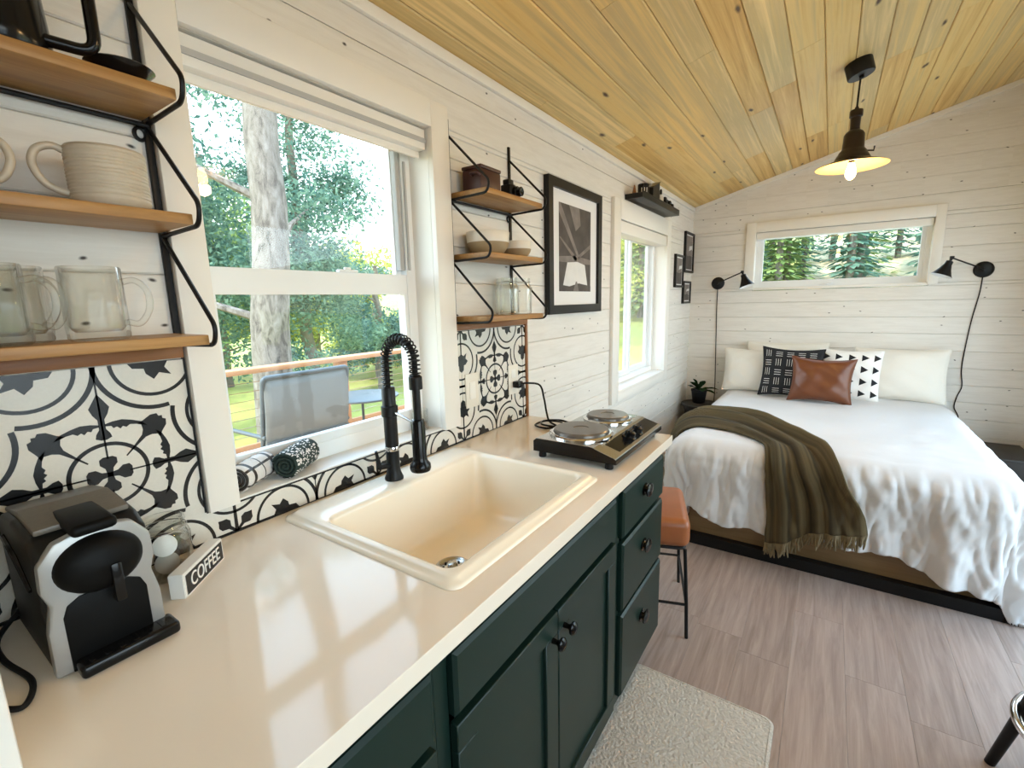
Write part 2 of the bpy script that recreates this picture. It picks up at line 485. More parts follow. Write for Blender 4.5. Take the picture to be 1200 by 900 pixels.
def tag(o, label=None, cat=None, group=None, kind=None):
    if label: o['label'] = label
    if cat: o['category'] = cat
    if group: o['group'] = group
    if kind: o['kind'] = kind
    return o
def thing(name, label, cat, loc=(0, 0, 0), group=None, kind=None):
    o = bpy.data.objects.new(name, None)
    COL.objects.link(o)
    o.location = loc
    o.empty_display_size = 0.05
    return tag(o, label, cat, group, kind)
def structure(o, label=None, cat=None):
    o['kind'] = 'structure'
    if label: o['label'] = label
    if cat: o['category'] = cat
    return o
def clone(root, loc=None, rot=None, label=None, group=None):
    r = root.copy(); COL.objects.link(r)
    if loc is not None: r.location = loc
    if rot is not None: r.rotation_euler = rot
    if label: r['label'] = label
    if group: r['group'] = group
    for ch in list(root.children):
        c = ch.copy(); COL.objects.link(c); c.parent = r; c.matrix_parent_inverse = ch.matrix_parent_inverse.copy()
        for g in list(ch.children):
            d = g.copy(); COL.objects.link(d); d.parent = c; d.matrix_parent_inverse = g.matrix_parent_inverse.copy()
    return r
def arc(cx, cy, r, a0, a1, n=12):
    return [(cx+r*cos(a0+(a1-a0)*i/n), cy+r*sin(a0+(a1-a0)*i/n)) for i in range(n+1)]
def fillet(pts, r, n=6):
    """round the inner corners of a 3D polyline"""
    pts = [Vector(p) for p in pts]
    out = [pts[0]]
    for i in range(1, len(pts)-1):
        p, q, s = pts[i-1], pts[i], pts[i+1]
        d1 = (p-q); d2 = (s-q)
        rr = min(r, d1.length*0.45, d2.length*0.45)
        a = q+d1.normalized()*rr; b = q+d2.normalized()*rr
        for k in range(n+1):
            t = k/n
            out.append(a*(1-t)**2+q*2*t*(1-t)+b*t*t)
    out.append(pts[-1])
    return out
def smooth_path(pts, n=8):
    """Catmull-Rom through the points"""
    pts = [Vector(p) for p in pts]
    P = [pts[0]*2-pts[1]]+pts+[pts[-1]*2-pts[-2]]
    out = []
    for i in range(1, len(P)-2):
        for k in range(n):
            t = k/n
            a, b, c, d = P[i-1], P[i], P[i+1], P[i+2]
            out.append(0.5*((2*b)+(c-a)*t+(2*a-5*b+4*c-d)*t*t+(3*b-a-3*c+d)*t**3))
    out.append(pts[-1])
    return out
def rrect(w, h, r, n=5, cx=0, cy=0):
    p = []
    for (sx, sy, a) in ((1, 1, 0), (-1, 1, PI/2), (-1, -1, PI), (1, -1, 1.5*PI)):
        p += arc(cx+sx*(w/2-r), cy+sy*(h/2-r), r, a, a+PI/2, n)
    return p
def ring_prism(mb, outer, inner, axis, a, b, mat=0):
    """frame between two polygons with the same number of points"""
    def P(p, t):
        return {'x': (t, p[0], p[1]), 'y': (p[0], t, p[1]), 'z': (p[0], p[1], t)}[axis]
    n = len(outer)
    vs = [P(p, a) for p in outer]+[P(p, a) for p in inner]+[P(p, b) for p in outer]+[P(p, b) for p in inner]
    fs = []
    for i in range(n):
        j = (i+1) % n
        fs += [[i, j, n+j, n+i], [2*n+i, 3*n+i, 3*n+j, 2*n+j], [i, 2*n+i, 2*n+j, j], [n+i, n+j, 3*n+j, 3*n+i]]
    mb.add(vs, fs, mat)
def rect4(a0, b0, a1, b1):
    return [(a0, b0), (a1, b0), (a1, b1), (a0, b1)]

# ------------------------------------------------------------------ room shell
W, D, Y0 = 2.30, 4.597, -2.4
ZC, SL = 2.2136, 0.2734
def zceil(x): return ZC+SL*x
BOARD = 0.124
def board_wall(name, to3, a0, a1, ztop, holes, inward, z0=0.0):
    """shiplap boards with a small V groove, cut round the openings; to3(a, z, d): d = depth into the room"""
    mb = MB()
    holes = [(h[0]-0.007, h[1]-0.024, h[2]+0.007, h[3]+0.007) for h in holes]
    g, dep, ch = 0.0005, 0.012, 0.0030
    rows = []
    z = z0
    while z < ztop(a0)+1 and z < max(ztop(a0), ztop(a1)):
        rows.append((z, z+BOARD)); z += BOARD
    def piece(x0, x1, zb, zt):
        # profile with chamfered long edges
        prof = [(zb+g, 0), (zb+g, dep-ch), (zb+g+ch, dep), (zt-g-ch, dep), (zt-g, dep-ch), (zt-g, 0)]
        def cutz(x, zz): return min(zz, ztop(x))
        n = len(prof)
        vs = [to3(x0, cutz(x0, p[0]), p[1]-dep) for p in prof]+[to3(x1, cutz(x1, p[0]), p[1]-dep) for p in prof]
        fs = [[i, (i+1) % n, n+(i+1) % n, n+i] for i in range(n)]+[list(range(n)), [n+i for i in range(n)]]
        mb.add(vs, fs, 0)
    for zb, zt in rows:
        cuts = sorted({zb, zt} | {h for H in holes for h in (H[1], H[3]) if zb < h < zt})
        for s0, s1 in zip(cuts, cuts[1:]):
            segs = [(a0, a1)]
            for (h0, hz0, h1, hz1) in holes:
                if s0 >= hz0-1e-6 and s1 <= hz1+1e-6:
                    ns = []
                    for p, q in segs:
                        if h1 <= p or h0 >= q: ns.append((p, q)); continue
                        if h0 > p: ns.append((p, h0))
                        if h1 < q: ns.append((h1, q))
                    segs = ns
            for p, q in segs:
                # clip a board that would rise past a sloped ceiling
                if ztop(p) <= s0 and ztop(q) <= s0: continue
                if ztop(p) < s1 or ztop(q) < s1:
                    n = 16
                    for i in range(n):
                        u, w_ = p+(q-p)*i/n, p+(q-p)*(i+1)/n
                        if max(ztop(u), ztop(w_)) > s0+0.004:
                            x_a, x_b = u, w_
                            vs = []
                            for x in (x_a, x_b):
                                t = max(s0+0.002, min(s1-g, ztop(x)))
                                vs += [to3(x, s0+g, -dep), to3(x, s0+g, 0), to3(x, t, 0), to3(x, t, -dep)]
                            mb.add(vs, [[0, 1, 2, 3], [4, 5, 6, 7], [0, 1, 5, 4], [1, 2, 6, 5], [2, 3, 7, 6], [3, 0, 4, 7]], 0)
                    continue
                piece(p, q, s0, s1)
    # solid core behind the boards
    def core(p, q, s0, s1):
        if q-p < 1e-4 or s1-s0 < 1e-4: return
        vs = []
        for x in (p, q):
            t = min(s1, ztop(x)) if s1 > 90 else s1
            vs += [to3(x, s0, -dep), to3(x, t, -dep), to3(x, t, -0.13), to3(x, s0, -0.13)]
        mb.add(vs, [[0, 1, 2, 3], [4, 5, 6, 7], [0, 1, 5, 4], [1, 2, 6, 5], [2, 3, 7, 6], [3, 0, 4, 7]], 1)
    hs = sorted(holes)
    p = a0
    for (h0, hz0, h1, hz1) in hs:
        core(p, h0, -0.1, 99)
        core(h0, h1, -0.1, hz0)
        core(h0, h1, hz1, 99)
        p = h1
    core(p, a1, -0.1, 99)
    o = mb.build(name, [M['wall'], M['gap']])
    return structure(o)
W1 = (0.472, 0.990, 1.160, 1.960)        # kitchen window opening y0,z0,y1,z1
W2 = (2.765, 0.850, 3.740, 1.890)        # side window
W3 = (0.520, 1.490, 1.665, 1.950)        # bed window x0,z0,x1,z1
W4 = (-1.0, 0.75, 0.90, 2.05)             # unseen window added across from the kitchen to light the near worktop
DR = (1.80, 0.06, 4.10, 2.16)            # glass door, right wall
board_wall('wall_left', lambda a, z, d: (d, a, z), Y0, D, lambda a: ZC, [W1, W2], 1)
board_wall('wall_back', lambda a, z, d: (a, D-d, z), 0, W, zceil, [W3], 1)
board_wall('wall_right', lambda a, z, d: (W-d, a, z), Y0, D, lambda a: zceil(W), [W4, DR], 1)
board_wall('wall_rear', lambda a, z, d: (a, Y0+d, z), 0, W, zceil, [], 1)

def make_ceiling():
    mb = MB()
    rng = random.Random(5)
    pitch = 0.116
    x = -0.06
    ch, g = 0.004, 0.0009
    while x < W+0.1:
        y = Y0-rng.random()*2
        while y < D:
            L = rng.uniform(1.2, 3.2)
            ya, yb = max(y, Y0), min(y+L, D)
            if yb > ya:
                xa, xb = x+g, x+pitch-g
                pr = [(xa, 0.02), (xa, ch), (xa+ch, 0), (xb-ch, 0), (xb, ch), (xb, 0.02)]
                n = len(pr)
                vs = [(p[0], ya+g, zceil(p[0])+p[1]) for p in pr]+[(p[0], yb-g, zceil(p[0])+p[1]) for p in pr]
                mb.add(vs, [[i, (i+1) % n, n+(i+1) % n, n+i] for i in range(n)]+[list(range(n)), [n+i for i in range(n)]], 0)
            y += L
        x += pitch
    vs = []
    for xx in (-0.35, W+0.35):
        for yy in (Y0-0.3, D+0.3):
            vs += [(xx, yy, zceil(xx)+0.02), (xx, yy, zceil(xx)+0.16)]
    mb.add(vs, [[0, 2, 6, 4], [1, 5, 7, 3], [0, 1, 3, 2], [4, 6, 7, 5], [0, 4, 5, 1], [2, 3, 7, 6]], 1)
    structure(mb.build('ceiling', [M['ceil'], M['edge_wood']]))
make_ceiling()

def make_floor():
    mb = MB()
    rng = random.Random(11)
    x = 0.0
    pitch = 0.178
    while x < W:
        y = Y0-rng.random()
        while y < D:
            L = 1.22
            ya, yb = max(y, Y0), min(y+L, D)
            if yb > ya:
                xb = min(x+pitch, W)
                g, c = 0.0002, 0.0006
                vs = [(x+g, ya+g, -0.02), (xb-g, ya+g, -0.02), (xb-g, yb-g, -0.02), (x+g, yb-g, -0.02),
                      (x+g, ya+g, -c), (xb-g, ya+g, -c), (xb-g, yb-g, -c), (x+g, yb-g, -c),
                      (x+g+c, ya+g+c, 0), (xb-g-c, ya+g+c, 0), (xb-g-c, yb-g-c, 0), (x+g+c, yb-g-c, 0)]
                fs = [[0, 1, 5, 4], [1, 2, 6, 5], [2, 3, 7, 6], [3, 0, 4, 7], [4, 5, 9, 8], [5, 6, 10, 9], [6, 7, 11, 10], [7, 4, 8, 11], [8, 9, 10, 11]]
                mb.add(vs, fs, 0)
            y += L
        x += pitch
    mb.box((-0.13, Y0-0.13, -0.15), (W+0.13, D+0.13, -0.02), 1)
    structure(mb.build('floor', [M['floor'], M['gap']]))
make_floor()

def make_trims():
    mb = MB(); mb.box((0.0, Y0, 2.178), (0.018, D, 2.2125), 0, 0.004)
    structure(mb.build('trim_1', M['trim']))
    mb = MB()
    mb.prism([(0.0, zceil(0)-0.032), (W, zceil(W)-0.032), (W, zceil(W)-0.001), (0.0, zceil(0)-0.001)], 'y', D-0.018, D-0.0005)
    structure(mb.build('trim_2', M['trim']))
    mb = MB(); mb.box((0.0, D-0.016, 0), (W, D-0.0005, 0.09), 0, 0.004)
    structure(mb.build('baseboard_back', M['trim']))
    mb = MB(); mb.box((0.0005, 1.76, 0), (0.016, D-0.018, 0.09), 0, 0.004)
    structure(mb.build('baseboard_left', M['trim']))
    mb = MB(); mb.box((W-0.016, 4.185, 0), (W-0.0005, D-0.018, 0.09), 0, 0.004)
    structure(mb.build('baseboard_right', M['trim']))
    # end panel of the partition beside the worktop
    mb = MB(); mb.box((0.0, -0.10, 0), (0.470, 0.045, 2.2), 0, 0.004)
    structure(mb.build('wall_partition', M['trim']))
make_trims()

# ---- windows
def window_root(name, label):
    r = thing(name, label, 'window', kind='structure')
    return r
def make_window_one():
    r = window_root('window_1', 'large white single hung kitchen window over the sink')
    y0, z0, y1, z1 = W1
    # casing flat on the wall
    mb = MB()
    mb.box((0.0, 0.409, 0.985), (0.022, y0, 2.04), 0, 0.002)
    mb.box((0.0, y1, 0.985), (0.022, 1.240, 2.04), 0, 0.002)
    mb.box((0.0, y0, z1+0.0), (0.022, y1, 2.04), 0, 0.002)
    mb.build('casing', M['trim'], r)
    # reveal boards
    mb = MB()
    mb.box((-0.135, y0-0.006, z0), (0.0, y0, z1), 0)
    mb.box((-0.135, y1, z0), (0.0, y1+0.006, z1), 0)
    mb.box((-0.135, y0, z1), (0.0, y1, z1+0.006), 0)
    mb.build('reveal', M['trim'], r)
    mb = MB(); mb.box((-0.135, y0-0.005, z0-0.022), (0.004, y1+0.005, z0), 0, 0.003)
    mb.build('sill', M['trim'], r)
    # vinyl frame
    mb = MB()
    ring_prism(mb, rect4(y0, z0, y1, z1), rect4(y0+0.038, z0+0.045, y1-0.038, z1-0.030), 'x', -0.135, -0.085)
    mb.build('frame', M['vinyl'], r)
    # upper sash (outer), lower sash (inner)
    mb = MB()
    ring_prism(mb, rect4(y0+0.036, 1.475, y1-0.036, z1-0.028), rect4(y0+0.052, 1.515, y1-0.060, z1-0.045), 'x', -0.130, -0.112)
    up = mb.build('upper_sash', M['vinyl'], r)
    mb = MB(); mb.box((-0.1215, y0+0.050, 1.512), (-0.1195, y1-0.058, z1-0.043)); mb.build('pane', M['pane'], up)
    mb = MB()
    ring_prism(mb, rect4(y0+0.038, z0+0.043, y1-0.038, 1.515), rect4(y0+0.052, z0+0.070, y1-0.052, 1.452), 'x', -0.112, -0.088)
    lo = mb.build('lower_sash', M['vinyl'], r)
    mb = MB(); mb.box((-0.1005, y0+0.050, z0+0.068), (-0.0985, y1-0.050, 1.454)); mb.build('pane', M['pane'], lo)
    mb = MB()
    mb.box((-0.100, 0.86, 1.515), (-0.082, 0.925, 1.523), 0, 0.002)
    mb.box((-0.094, 0.882, 1.523), (-0.086, 0.904, 1.530), 0, 0.002)
    mb.build('sash_lock', M['vinyl'], r)
    mb = MB()
    mb.box((-0.111, y1-0.058, 1.530), (-0.090, y1-0.040, z1-0.06), 0, 0.002); mb.box((-0.083, y1-0.032, 1.53), (-0.078, y1-0.024, z1-0.09), 0, 0.001)
    mb.build('sash_track', M['siding'], r)
    # blind cassette rolled up at the head
    b = MB()
    b.box((-0.078, y0+0.004, 1.895), (-0.004, y1-0.004, z1-0.004), 0, 0.004)
    b.box((-0.040, y0+0.008, 1.875), (-0.030, y1-0.008, 1.896), 0, 0.002)
    br = b.build('roller_blind', M['trim'])
    b2 = MB(); b2.box((-0.003, y0+0.004, 1.915), (-0.0005, y1-0.004, 1.928), 0)
    b2.build('cassette_groove', M['siding'], br)
    tag(br, 'white roller blind rolled up at the top of the kitchen window', 'blind')
make_window_one()

def make_window_two():
    r = window_root('window_2', 'white slider window on the long wall beside the bed')
    y0, z0, y1, z1 = W2
    mb = MB()
    mb.box((0.0, 2.66, 0.775), (0.022, y0, 2.0), 0, 0.002)
    mb.box((0.0, y1, 0.775), (0.022, y1+0.085, 2.0), 0, 0.002)
    mb.box((0.0, y0, z1), (0.022, y1, 2.0), 0, 0.002)
    mb.box((0.0, y0, 0.775), (0.022, y1, z0-0.022), 0, 0.002)
    mb.build('casing', M['trim'], r)
    mb = MB()
    mb.box((-0.135, y0-0.006, z0), (0.0, y0, z1)); mb.box((-0.135, y1, z0), (0.0, y1+0.006, z1)); mb.box((-0.135, y0, z1), (0.0, y1, z1+0.006))
    mb.build('reveal', M['trim'], r)
    mb = MB(); mb.box((-0.135, y0-0.004, z0-0.022), (0.024, y1+0.004, z0), 0, 0.003); mb.build('sill', M['trim'], r)
    mb = MB(); ring_prism(mb, rect4(y0, z0, y1, z1), rect4(y0+0.035, z0+0.035, y1-0.035, z1-0.035), 'x', -0.135, -0.08); mb.build('frame', M['vinyl'], r)
    ym = (y0+y1)/2
    for (a, b, x0, x1) in ((y0+0.033, ym+0.02, -0.112, -0.092), (ym-0.02, y1-0.033, -0.132, -0.113)):
        mb = MB(); ring_prism(mb, rect4(a, z0+0.033, b, z1-0.033), rect4(a+0.035, z0+0.07, b-0.035, z1-0.07), 'x', x0, x1); s = mb.build('sash', M['vinyl'], r)
        mb = MB(); mb.box(((x0+x1)/2-0.001, a+0.033, z0+0.068), ((x0+x1)/2+0.001, b-0.033, z1-0.068)); mb.build('pane', M['pane'], s)
    b = MB(); b.box((-0.078, y0+0.004, z1-0.075), (0.012, y1-0.004, z1-0.004), 0, 0.004)
    tag(b.build('roller_blind', M['trim']), 'white roller blind rolled up at the top of the side window', 'blind')
make_window_two()

def make_window_three():
    r = window_root('window_3', 'wide low white window in the wall above the bed')
    x0, z0, x1, z1 = W3
    Yf = D
    mb = MB()
    mb.box((0.446, Yf-0.020, z0-0.012), (x0, Yf, 2.032), 0, 0.002)
    mb.box((x1, Yf-0.020, z0-0.012), (1.722, Yf, 2.032), 0, 0.002)
    mb.box((x0, Yf-0.020, z1), (x1, Yf, 2.032), 0, 0.002)
    mb.build('casing', M['trim'], r)
    mb = MB()
    mb.box((x0-0.006, Yf, z0), (x0, Yf+0.135, z1)); mb.box((x1, Yf, z0), (x1+0.006, Yf+0.135, z1)); mb.box((x0, Yf, z1), (x1, Yf+0.135, z1+0.006))
    mb.build('reveal', M['trim'], r)
    mb = MB(); mb.box((x0-0.004, Yf-0.004, z0-0.02), (x1+0.004, Yf+0.135, z0), 0, 0.002); mb.build('sill', M['trim'], r)
    mb = MB(); ring_prism(mb, rect4(x0, z0, x1, z1), rect4(x0+0.028, z0+0.028, x1-0.028, z1-0.028), 'y', Yf+0.06, Yf+0.13); mb.build('frame', M['vinyl'], r)
    mb = MB(); ring_prism(mb, rect4(x0+0.026, z0+0.026, x1-0.026, z1-0.026), rect4(x0+0.055, z0+0.055, x1-0.055, z1-0.055), 'y', Yf+0.07, Yf+0.10); s = mb.build('sash', M['vinyl'], r)
    mb = MB(); mb.box((x0+0.053, Yf+0.084, z0+0.053), (x1-0.053, Yf+0.086, z1-0.053)); mb.build('pane', M['pane'], s)
    mb = MB()
    mb.box((1.00, Yf+0.045, z0+0.006), (1.10, Yf+0.062, z0+0.022), 0, 0.003)
    mb.tube(fillet([(1.05, Yf+0.045, z0+0.016), (1.05, Yf+0.030, z0+0.022), (1.09, Yf+0.028, z0+0.026)], 0.01), 0.004, 8)
    mb.build('crank', M['vinyl'], r)
    b = MB()
    b.box((x0+0.003, Yf+0.004, z1-0.055), (x1-0.003, Yf+0.055, z1-0.003), 0, 0.004)
    tag(b.build('roller_blind', M['trim']), 'white roller blind rolled up at the top of the bed window', 'blind')
make_window_three()

def make_right_openings():
    r = window_root('fill_window', 'white unseen window added across from the kitchen to light the near worktop')
    a0, z0, a1, z1 = W4
    mb = MB(); ring_prism(mb, rect4(a0, z0, a1, z1), rect4(a0+0.05, z0+0.05, a1-0.05, z1-0.05), 'x', W+0.06, W+0.12); f = mb.build('frame', M['vinyl'], r)
    mb = MB(); mb.box((W+0.089, a0+0.05, z0+0.05), (W+0.091, a1-0.05, z1-0.05)); mb.build('pane', M['pane'], f)
    mb = MB(); ring_prism(mb, rect4(a0-0.08, z0-0.08, a1+0.08, z1+0.08), rect4(a0, z0, a1, z1), 'x', W-0.02, W); mb.build('casing', M['trim'], r)
    d = thing('door_1', 'white framed sliding glass door in the long right wall', 'door', kind='structure')
    a0, z0, a1, z1 = DR
    mb = MB(); ring_prism(mb, rect4(a0, z0, a1, z1), rect4(a0+0.05, z0+0.04, a1-0.05, z1-0.05), 'x', W+0.04, W+0.13); mb.build('frame', M['vinyl'], d)
    ym = (a0+a1)/2
    for (p, q, x) in ((a0+0.05, ym+0.03, W+0.065), (ym-0.03, a1-0.05, W+0.105)):
        mb = MB(); ring_prism(mb, rect4(p, z0+0.04, q, z1-0.05), rect4(p+0.06, z0+0.12, q-0.06, z1-0.12), 'x', x-0.016, x+0.016); s = mb.build('sash', M['vinyl'], d)
        mb = MB(); mb.box((x-0.001, p+0.06, z0+0.12), (x+0.001, q-0.06, z1-0.12)); mb.build('pane', M['pane'], s)
    mb = MB(); ring_prism(mb, rect4(a0-0.08, z0-0.055, a1+0.08, z1+0.08), rect4(a0, z0, a1, z1), 'x', W-0.02, W); mb.build('casing', M['trim'], d)
make_right_openings()

# ------------------------------------------------------------------ kitchen: backsplash
def clip_rect(poly, y0, z0, y1, z1):
    for ax, lim, sg in ((0, y0, 1), (0, y1, -1), (1, z0, 1), (1, z1, -1)):
        out = []
        for i in range(len(poly)):
            a, b = poly[i], poly[(i+1) % len(poly)]
            da, db = sg*(a[ax]-lim), sg*(b[ax]-lim)
            if da >= 0: out.append(a)
            if da*db < 0:
                t = da/(da-db)
                out.append((a[0]+(b[0]-a[0])*t, a[1]+(b[1]-a[1])*t))
        poly = out
        if len(poly) < 3: return []
    return poly
def tile_motifs():
    """returns convex pieces (lists of 2D points) of one repeat: medallion at (0,0) and a quatrefoil round each tile corner"""
    from mathutils.geometry import tessellate_polygon
    pieces_c, pieces_k = [], []
    def annulus(lst, cx, cy, r0, r1, a0=0, a1=2*PI, n=48):
        p = arc(cx, cy, r1, a0, a1, n); q = arc(cx, cy, r0, a0, a1, n)
        for i in range(n): lst.append([p[i], p[i+1], q[i+1], q[i]])
    def rotp(poly, a):
        c, s = cos(a), sin(a)
        return [(x*c-y*s, x*s+y*c) for x, y in poly]
    def fill(lst, poly):
        tri = tessellate_polygon([[Vector((x, y, 0)) for x, y in poly]])
        for t in tri: lst.append([poly[i] for i in t])
    def sym(half):
        return half+[(x, -y) for x, y in reversed(half) if abs(y) > 1e-9]
    petal = sym([(0.0, 0.004), (0.012, 0.006), (0.020, 0.013), (0.030, 0.013), (0.034, 0.007), (0.034, 0.0)])
    knob = sym([(0.066, 0.004), (0.070, 0.012), (0.078, 0.010), (0.086, 0.005), (0.104, 0.005), (0.114, 0.011), (0.126, 0.015), (0.140, 0.007), (0.152, 0.0)])
    wing = [(0.091, 0.004), (0.090, 0.013), (0.085, 0.016), (0.087, 0.021), (0.082, 0.026), (0.086, 0.030), (0.083, 0.035), (0.087, 0.041), (0.085, 0.052), (0.079, 0.068), (0.089, 0.058), (0.095, 0.044), (0.099, 0.030), (0.098, 0.016), (0.095, 0.004)]
    tulip = sym([(0.040, 0.0012), (0.062, 0.002), (0.084, 0.004), (0.093, 0.009), (0.099, 0.017), (0.096, 0.025), (0.107, 0.020), (0.122, 0.017), (0.130, 0.010), (0.128, 0.004), (0.132, 0.0)])
    for k in range(4):
        a = k*PI/2
        fill(pieces_c, rotp(petal, a)); fill(pieces_c, rotp(knob, a)); fill(pieces_c, rotp(wing, a))
        fill(pieces_c, rotp([(x, -y) for x, y in wing], a))
        pieces_c.append(rotp([(0.03, -0.0015), (0.205, -0.0015), (0.205, 0.0015), (0.03, 0.0015)], a))
        fill(pieces_c, rotp(tulip, a+PI/4))
    annulus(pieces_c, 0, 0, 0.0545, 0.0615)
    leaf = sym([(-0.026, 0.003), (-0.020, 0.014), (-0.030, 0.030), (-0.010, 0.024), (0.000, 0.036), (0.012, 0.024), (0.014, 0.014), (0.032, 0.012), (0.040, 0.0)])
    d = 0.1126
    small = sym([(0.004, 0.003), (0.020, 0.004), (0.030, 0.013), (0.040, 0.012), (0.046, 0.005), (0.052, 0.0)])
    for k in range(4):
        a = k*PI/2
        L = []
        annulus(L, d, 0, 0.0620, 0.0685)
        annulus(L, d, 0, 0.0865, 0.0945, -math.radians(102), math.radians(102), 36)
        tmp = []
        fill(tmp, [(x+d, y) for x, y in leaf])
        L += tmp
        L.append([(0.0, -0.004), (0.09, -0.003), (0.09, 0.003), (0.0, 0.004)])
        for p in L: pieces_k.append(rotp(p, a))
        fill(pieces_k, rotp(small, a+PI/4))
    return pieces_c, pieces_k
def make_backsplash():
    P = 0.405; yc, zc = 0.261, 1.1205
    r = thing('tile_backsplash', 'black and white patterned tile backsplash around the kitchen window', 'backsplash', (0.003, 0.9, 0.916))
    panels = [(0.046, 0.9855, 0.404, 1.321), (0.046, 0.916, 1.700, 0.9855), (1.245, 0.9855, 1.700, 1.321)]
    mb = MB()
    for (a, z0, b, z1) in panels:
        mb.box((0.0003, a, z0), (0.006, b, z1), 0)
    cen, cor = tile_motifs()
    for i in range(-1, 5):
        for j in range(-2, 2):
            oy, oz = yc+i*P, zc+j*P
            lst = [(p, oy, oz) for p in cen]+[(p, oy+P/2, oz+P/2) for p in cor]
            for p, a, b in lst:
                q0 = [(x+a, y+b) for x, y in p]
                for pn in panels:
                    q = clip_rect(q0, *pn)
                    if len(q) >= 3: mb.add([(0.0064, y, z) for y, z in q], [list(range(len(q)))], 1)
    for i in range(-2, 9):                      # grout joints
        for pn in panels:
            y = yc+i*P/2
            if pn[0] < y < pn[2]: mb.add([(0.0062, y-0.0008, pn[1]), (0.0062, y+0.0008, pn[1]), (0.0062, y+0.0008, pn[3]), (0.0062, y-0.0008, pn[3])], [[0, 1, 2, 3]], 1)
    mb.build('tile_field', [M['tile_white'], M['tile_black']], r, fix=False)
    mb = MB()                                   # black metal edge strips
    mb.box((0.0002, 0.404, 0.9855), (0.0075, 0.4075, 1.324), 0)
    mb.box((0.0002, 1.2415, 0.9855), (0.0075, 1.245, 1.324), 0)
    mb.box((0.0002, 0.4075, 0.9825), (0.0072, 1.2415, 0.9855), 0)
    mb.box((0.0002, 0.046, 0.9152), (0.0072, 1.700, 0.9175), 0)
    mb.build('edge_strip', M['black'], r)
    mb = MB(); mb.box((0.0002, 0.046, 1.3235), (0.014, 0.405, 1.3475), 0, 0.0015)
    o = mb.build('wood_edging', M['edge_wood'], r)
    mb = MB()
    mb.box((0.0002, 1.243, 1.3235), (0.014, 1.714, 1.3475), 0, 0.0015)
    mb.box((0.0002, 1.7005, 0.916), (0.014, 1.714, 1.3235), 0, 0.0015)
    mb.build('wood_edging', M['edge_wood'], r)
make_backsplash()

def make_counter():
    mb = MB()
    o = [(0.001, 0.046), (0.640, 0.046), (0.640, 1.726), (0.001, 1.726)]
    i = [(0.050, 0.575), (0.566, 0.575), (0.566, 1.165), (0.050, 1.165)]
    ring_prism(mb, o, i, 'z', 0.880, 0.915)
    ob = mb.build('worktop', M['counter'])
    bv = ob.modifiers.new('round_edge', 'BEVEL'); bv.width = 0.004; bv.segments = 3; bv.limit_method = 'ANGLE'
    tag(ob, 'long glossy cream kitchen worktop above the green cabinets', 'worktop')
make_counter()

def make_sink():
    r = thing('kitchen_sink', 'cream drop-in sink set in the worktop below the window', 'sink', (0.307, 0.868, 0.915))
    def loop(x0, x1, y0, y1, rad, z, n=7):
        return [Vector((p[0], p[1], z)) for p in rrect(x1-x0, y1-y0, rad, n, (x0+x1)/2, (y0+y1)/2)]
    X0, X1, Y0_, Y1 = 0.030, 0.584, 0.552, 1.186
    a0, a1, b0, b1 = 0.158, 0.545, 0.588, 1.150
    loops = [loop(X0, X1, Y0_, Y1, 0.028, 0.9155), loop(X0+0.001, X1-0.001, Y0_+0.001, Y1-0.001, 0.028, 0.9195),
             loop(X0+0.006, X1-0.006, Y0_+0.006, Y1-0.006, 0.025, 0.9225), loop(X0+0.014, X1-0.012, Y0_+0.012, Y1-0.012, 0.022, 0.9240),
             loop(X0+0.018, X1-0.016, Y0_+0.015, Y1-0.015, 0.022, 0.9290), loop(X0+0.024, X1-0.021, Y0_+0.019, Y1-0.019, 0.022, 0.9315),
             loop(a0-0.010, a1+0.006, b0-0.006, b1+0.006, 0.03, 0.9315), loop(a0-0.003, a1+0.001, b0-0.001, b1+0.001, 0.03, 0.9285),
             loop(a0, a1, b0, b1, 0.032, 0.918), loop(a0+0.012, a1-0.010, b0+0.010, b1-0.010, 0.036, 0.80),
             loop(a0+0.018, a1-0.014, b0+0.015, b1-0.015, 0.05, 0.755), loop(a0+0.034, a1-0.028, b0+0.030, b1-0.030, 0.06, 0.738),
             loop(a0+0.07, a1-0.06, b0+0.07, b1-0.07, 0.07, 0.733)]
    cx, cy = 0.318, 0.838
    loops.append([Vector((cx+(p.x-cx)*0.12, cy+(p.y-cy)*0.08, 0.730)) for p in loops[-1]])
    mb = MB(); mb.grid(loops, 0, True, close_u=True)
    n = len(loops[-1]); base = len(mb.v)-n
    mb.f.append([base+k for k in range(n)]); mb.m.append(0); mb.s.append(True)
    mb.build('basin', M['sink'], r, sharp=60)
    mb = MB()
    mb.lathe([(0.046, 0.0), (0.046, 0.004), (0.040, 0.006), (0.034, 0.001), (0.014, 0.001), (0.012, 0.012), (0.006, 0.014), (0.0, 0.014)], 32, (cx, cy, 0.733))
    for k in range(8):
        a = k*PI/4
        mb.lathe([(0.003, 0.0), (0.003, 0.004), (0.0, 0.004)], 8, (cx+0.024*cos(a), cy+0.024*sin(a), 0.7335), 1)
    mb.build('drain_strainer', [M['steel'], M['blackmatte']], r)
make_sink()

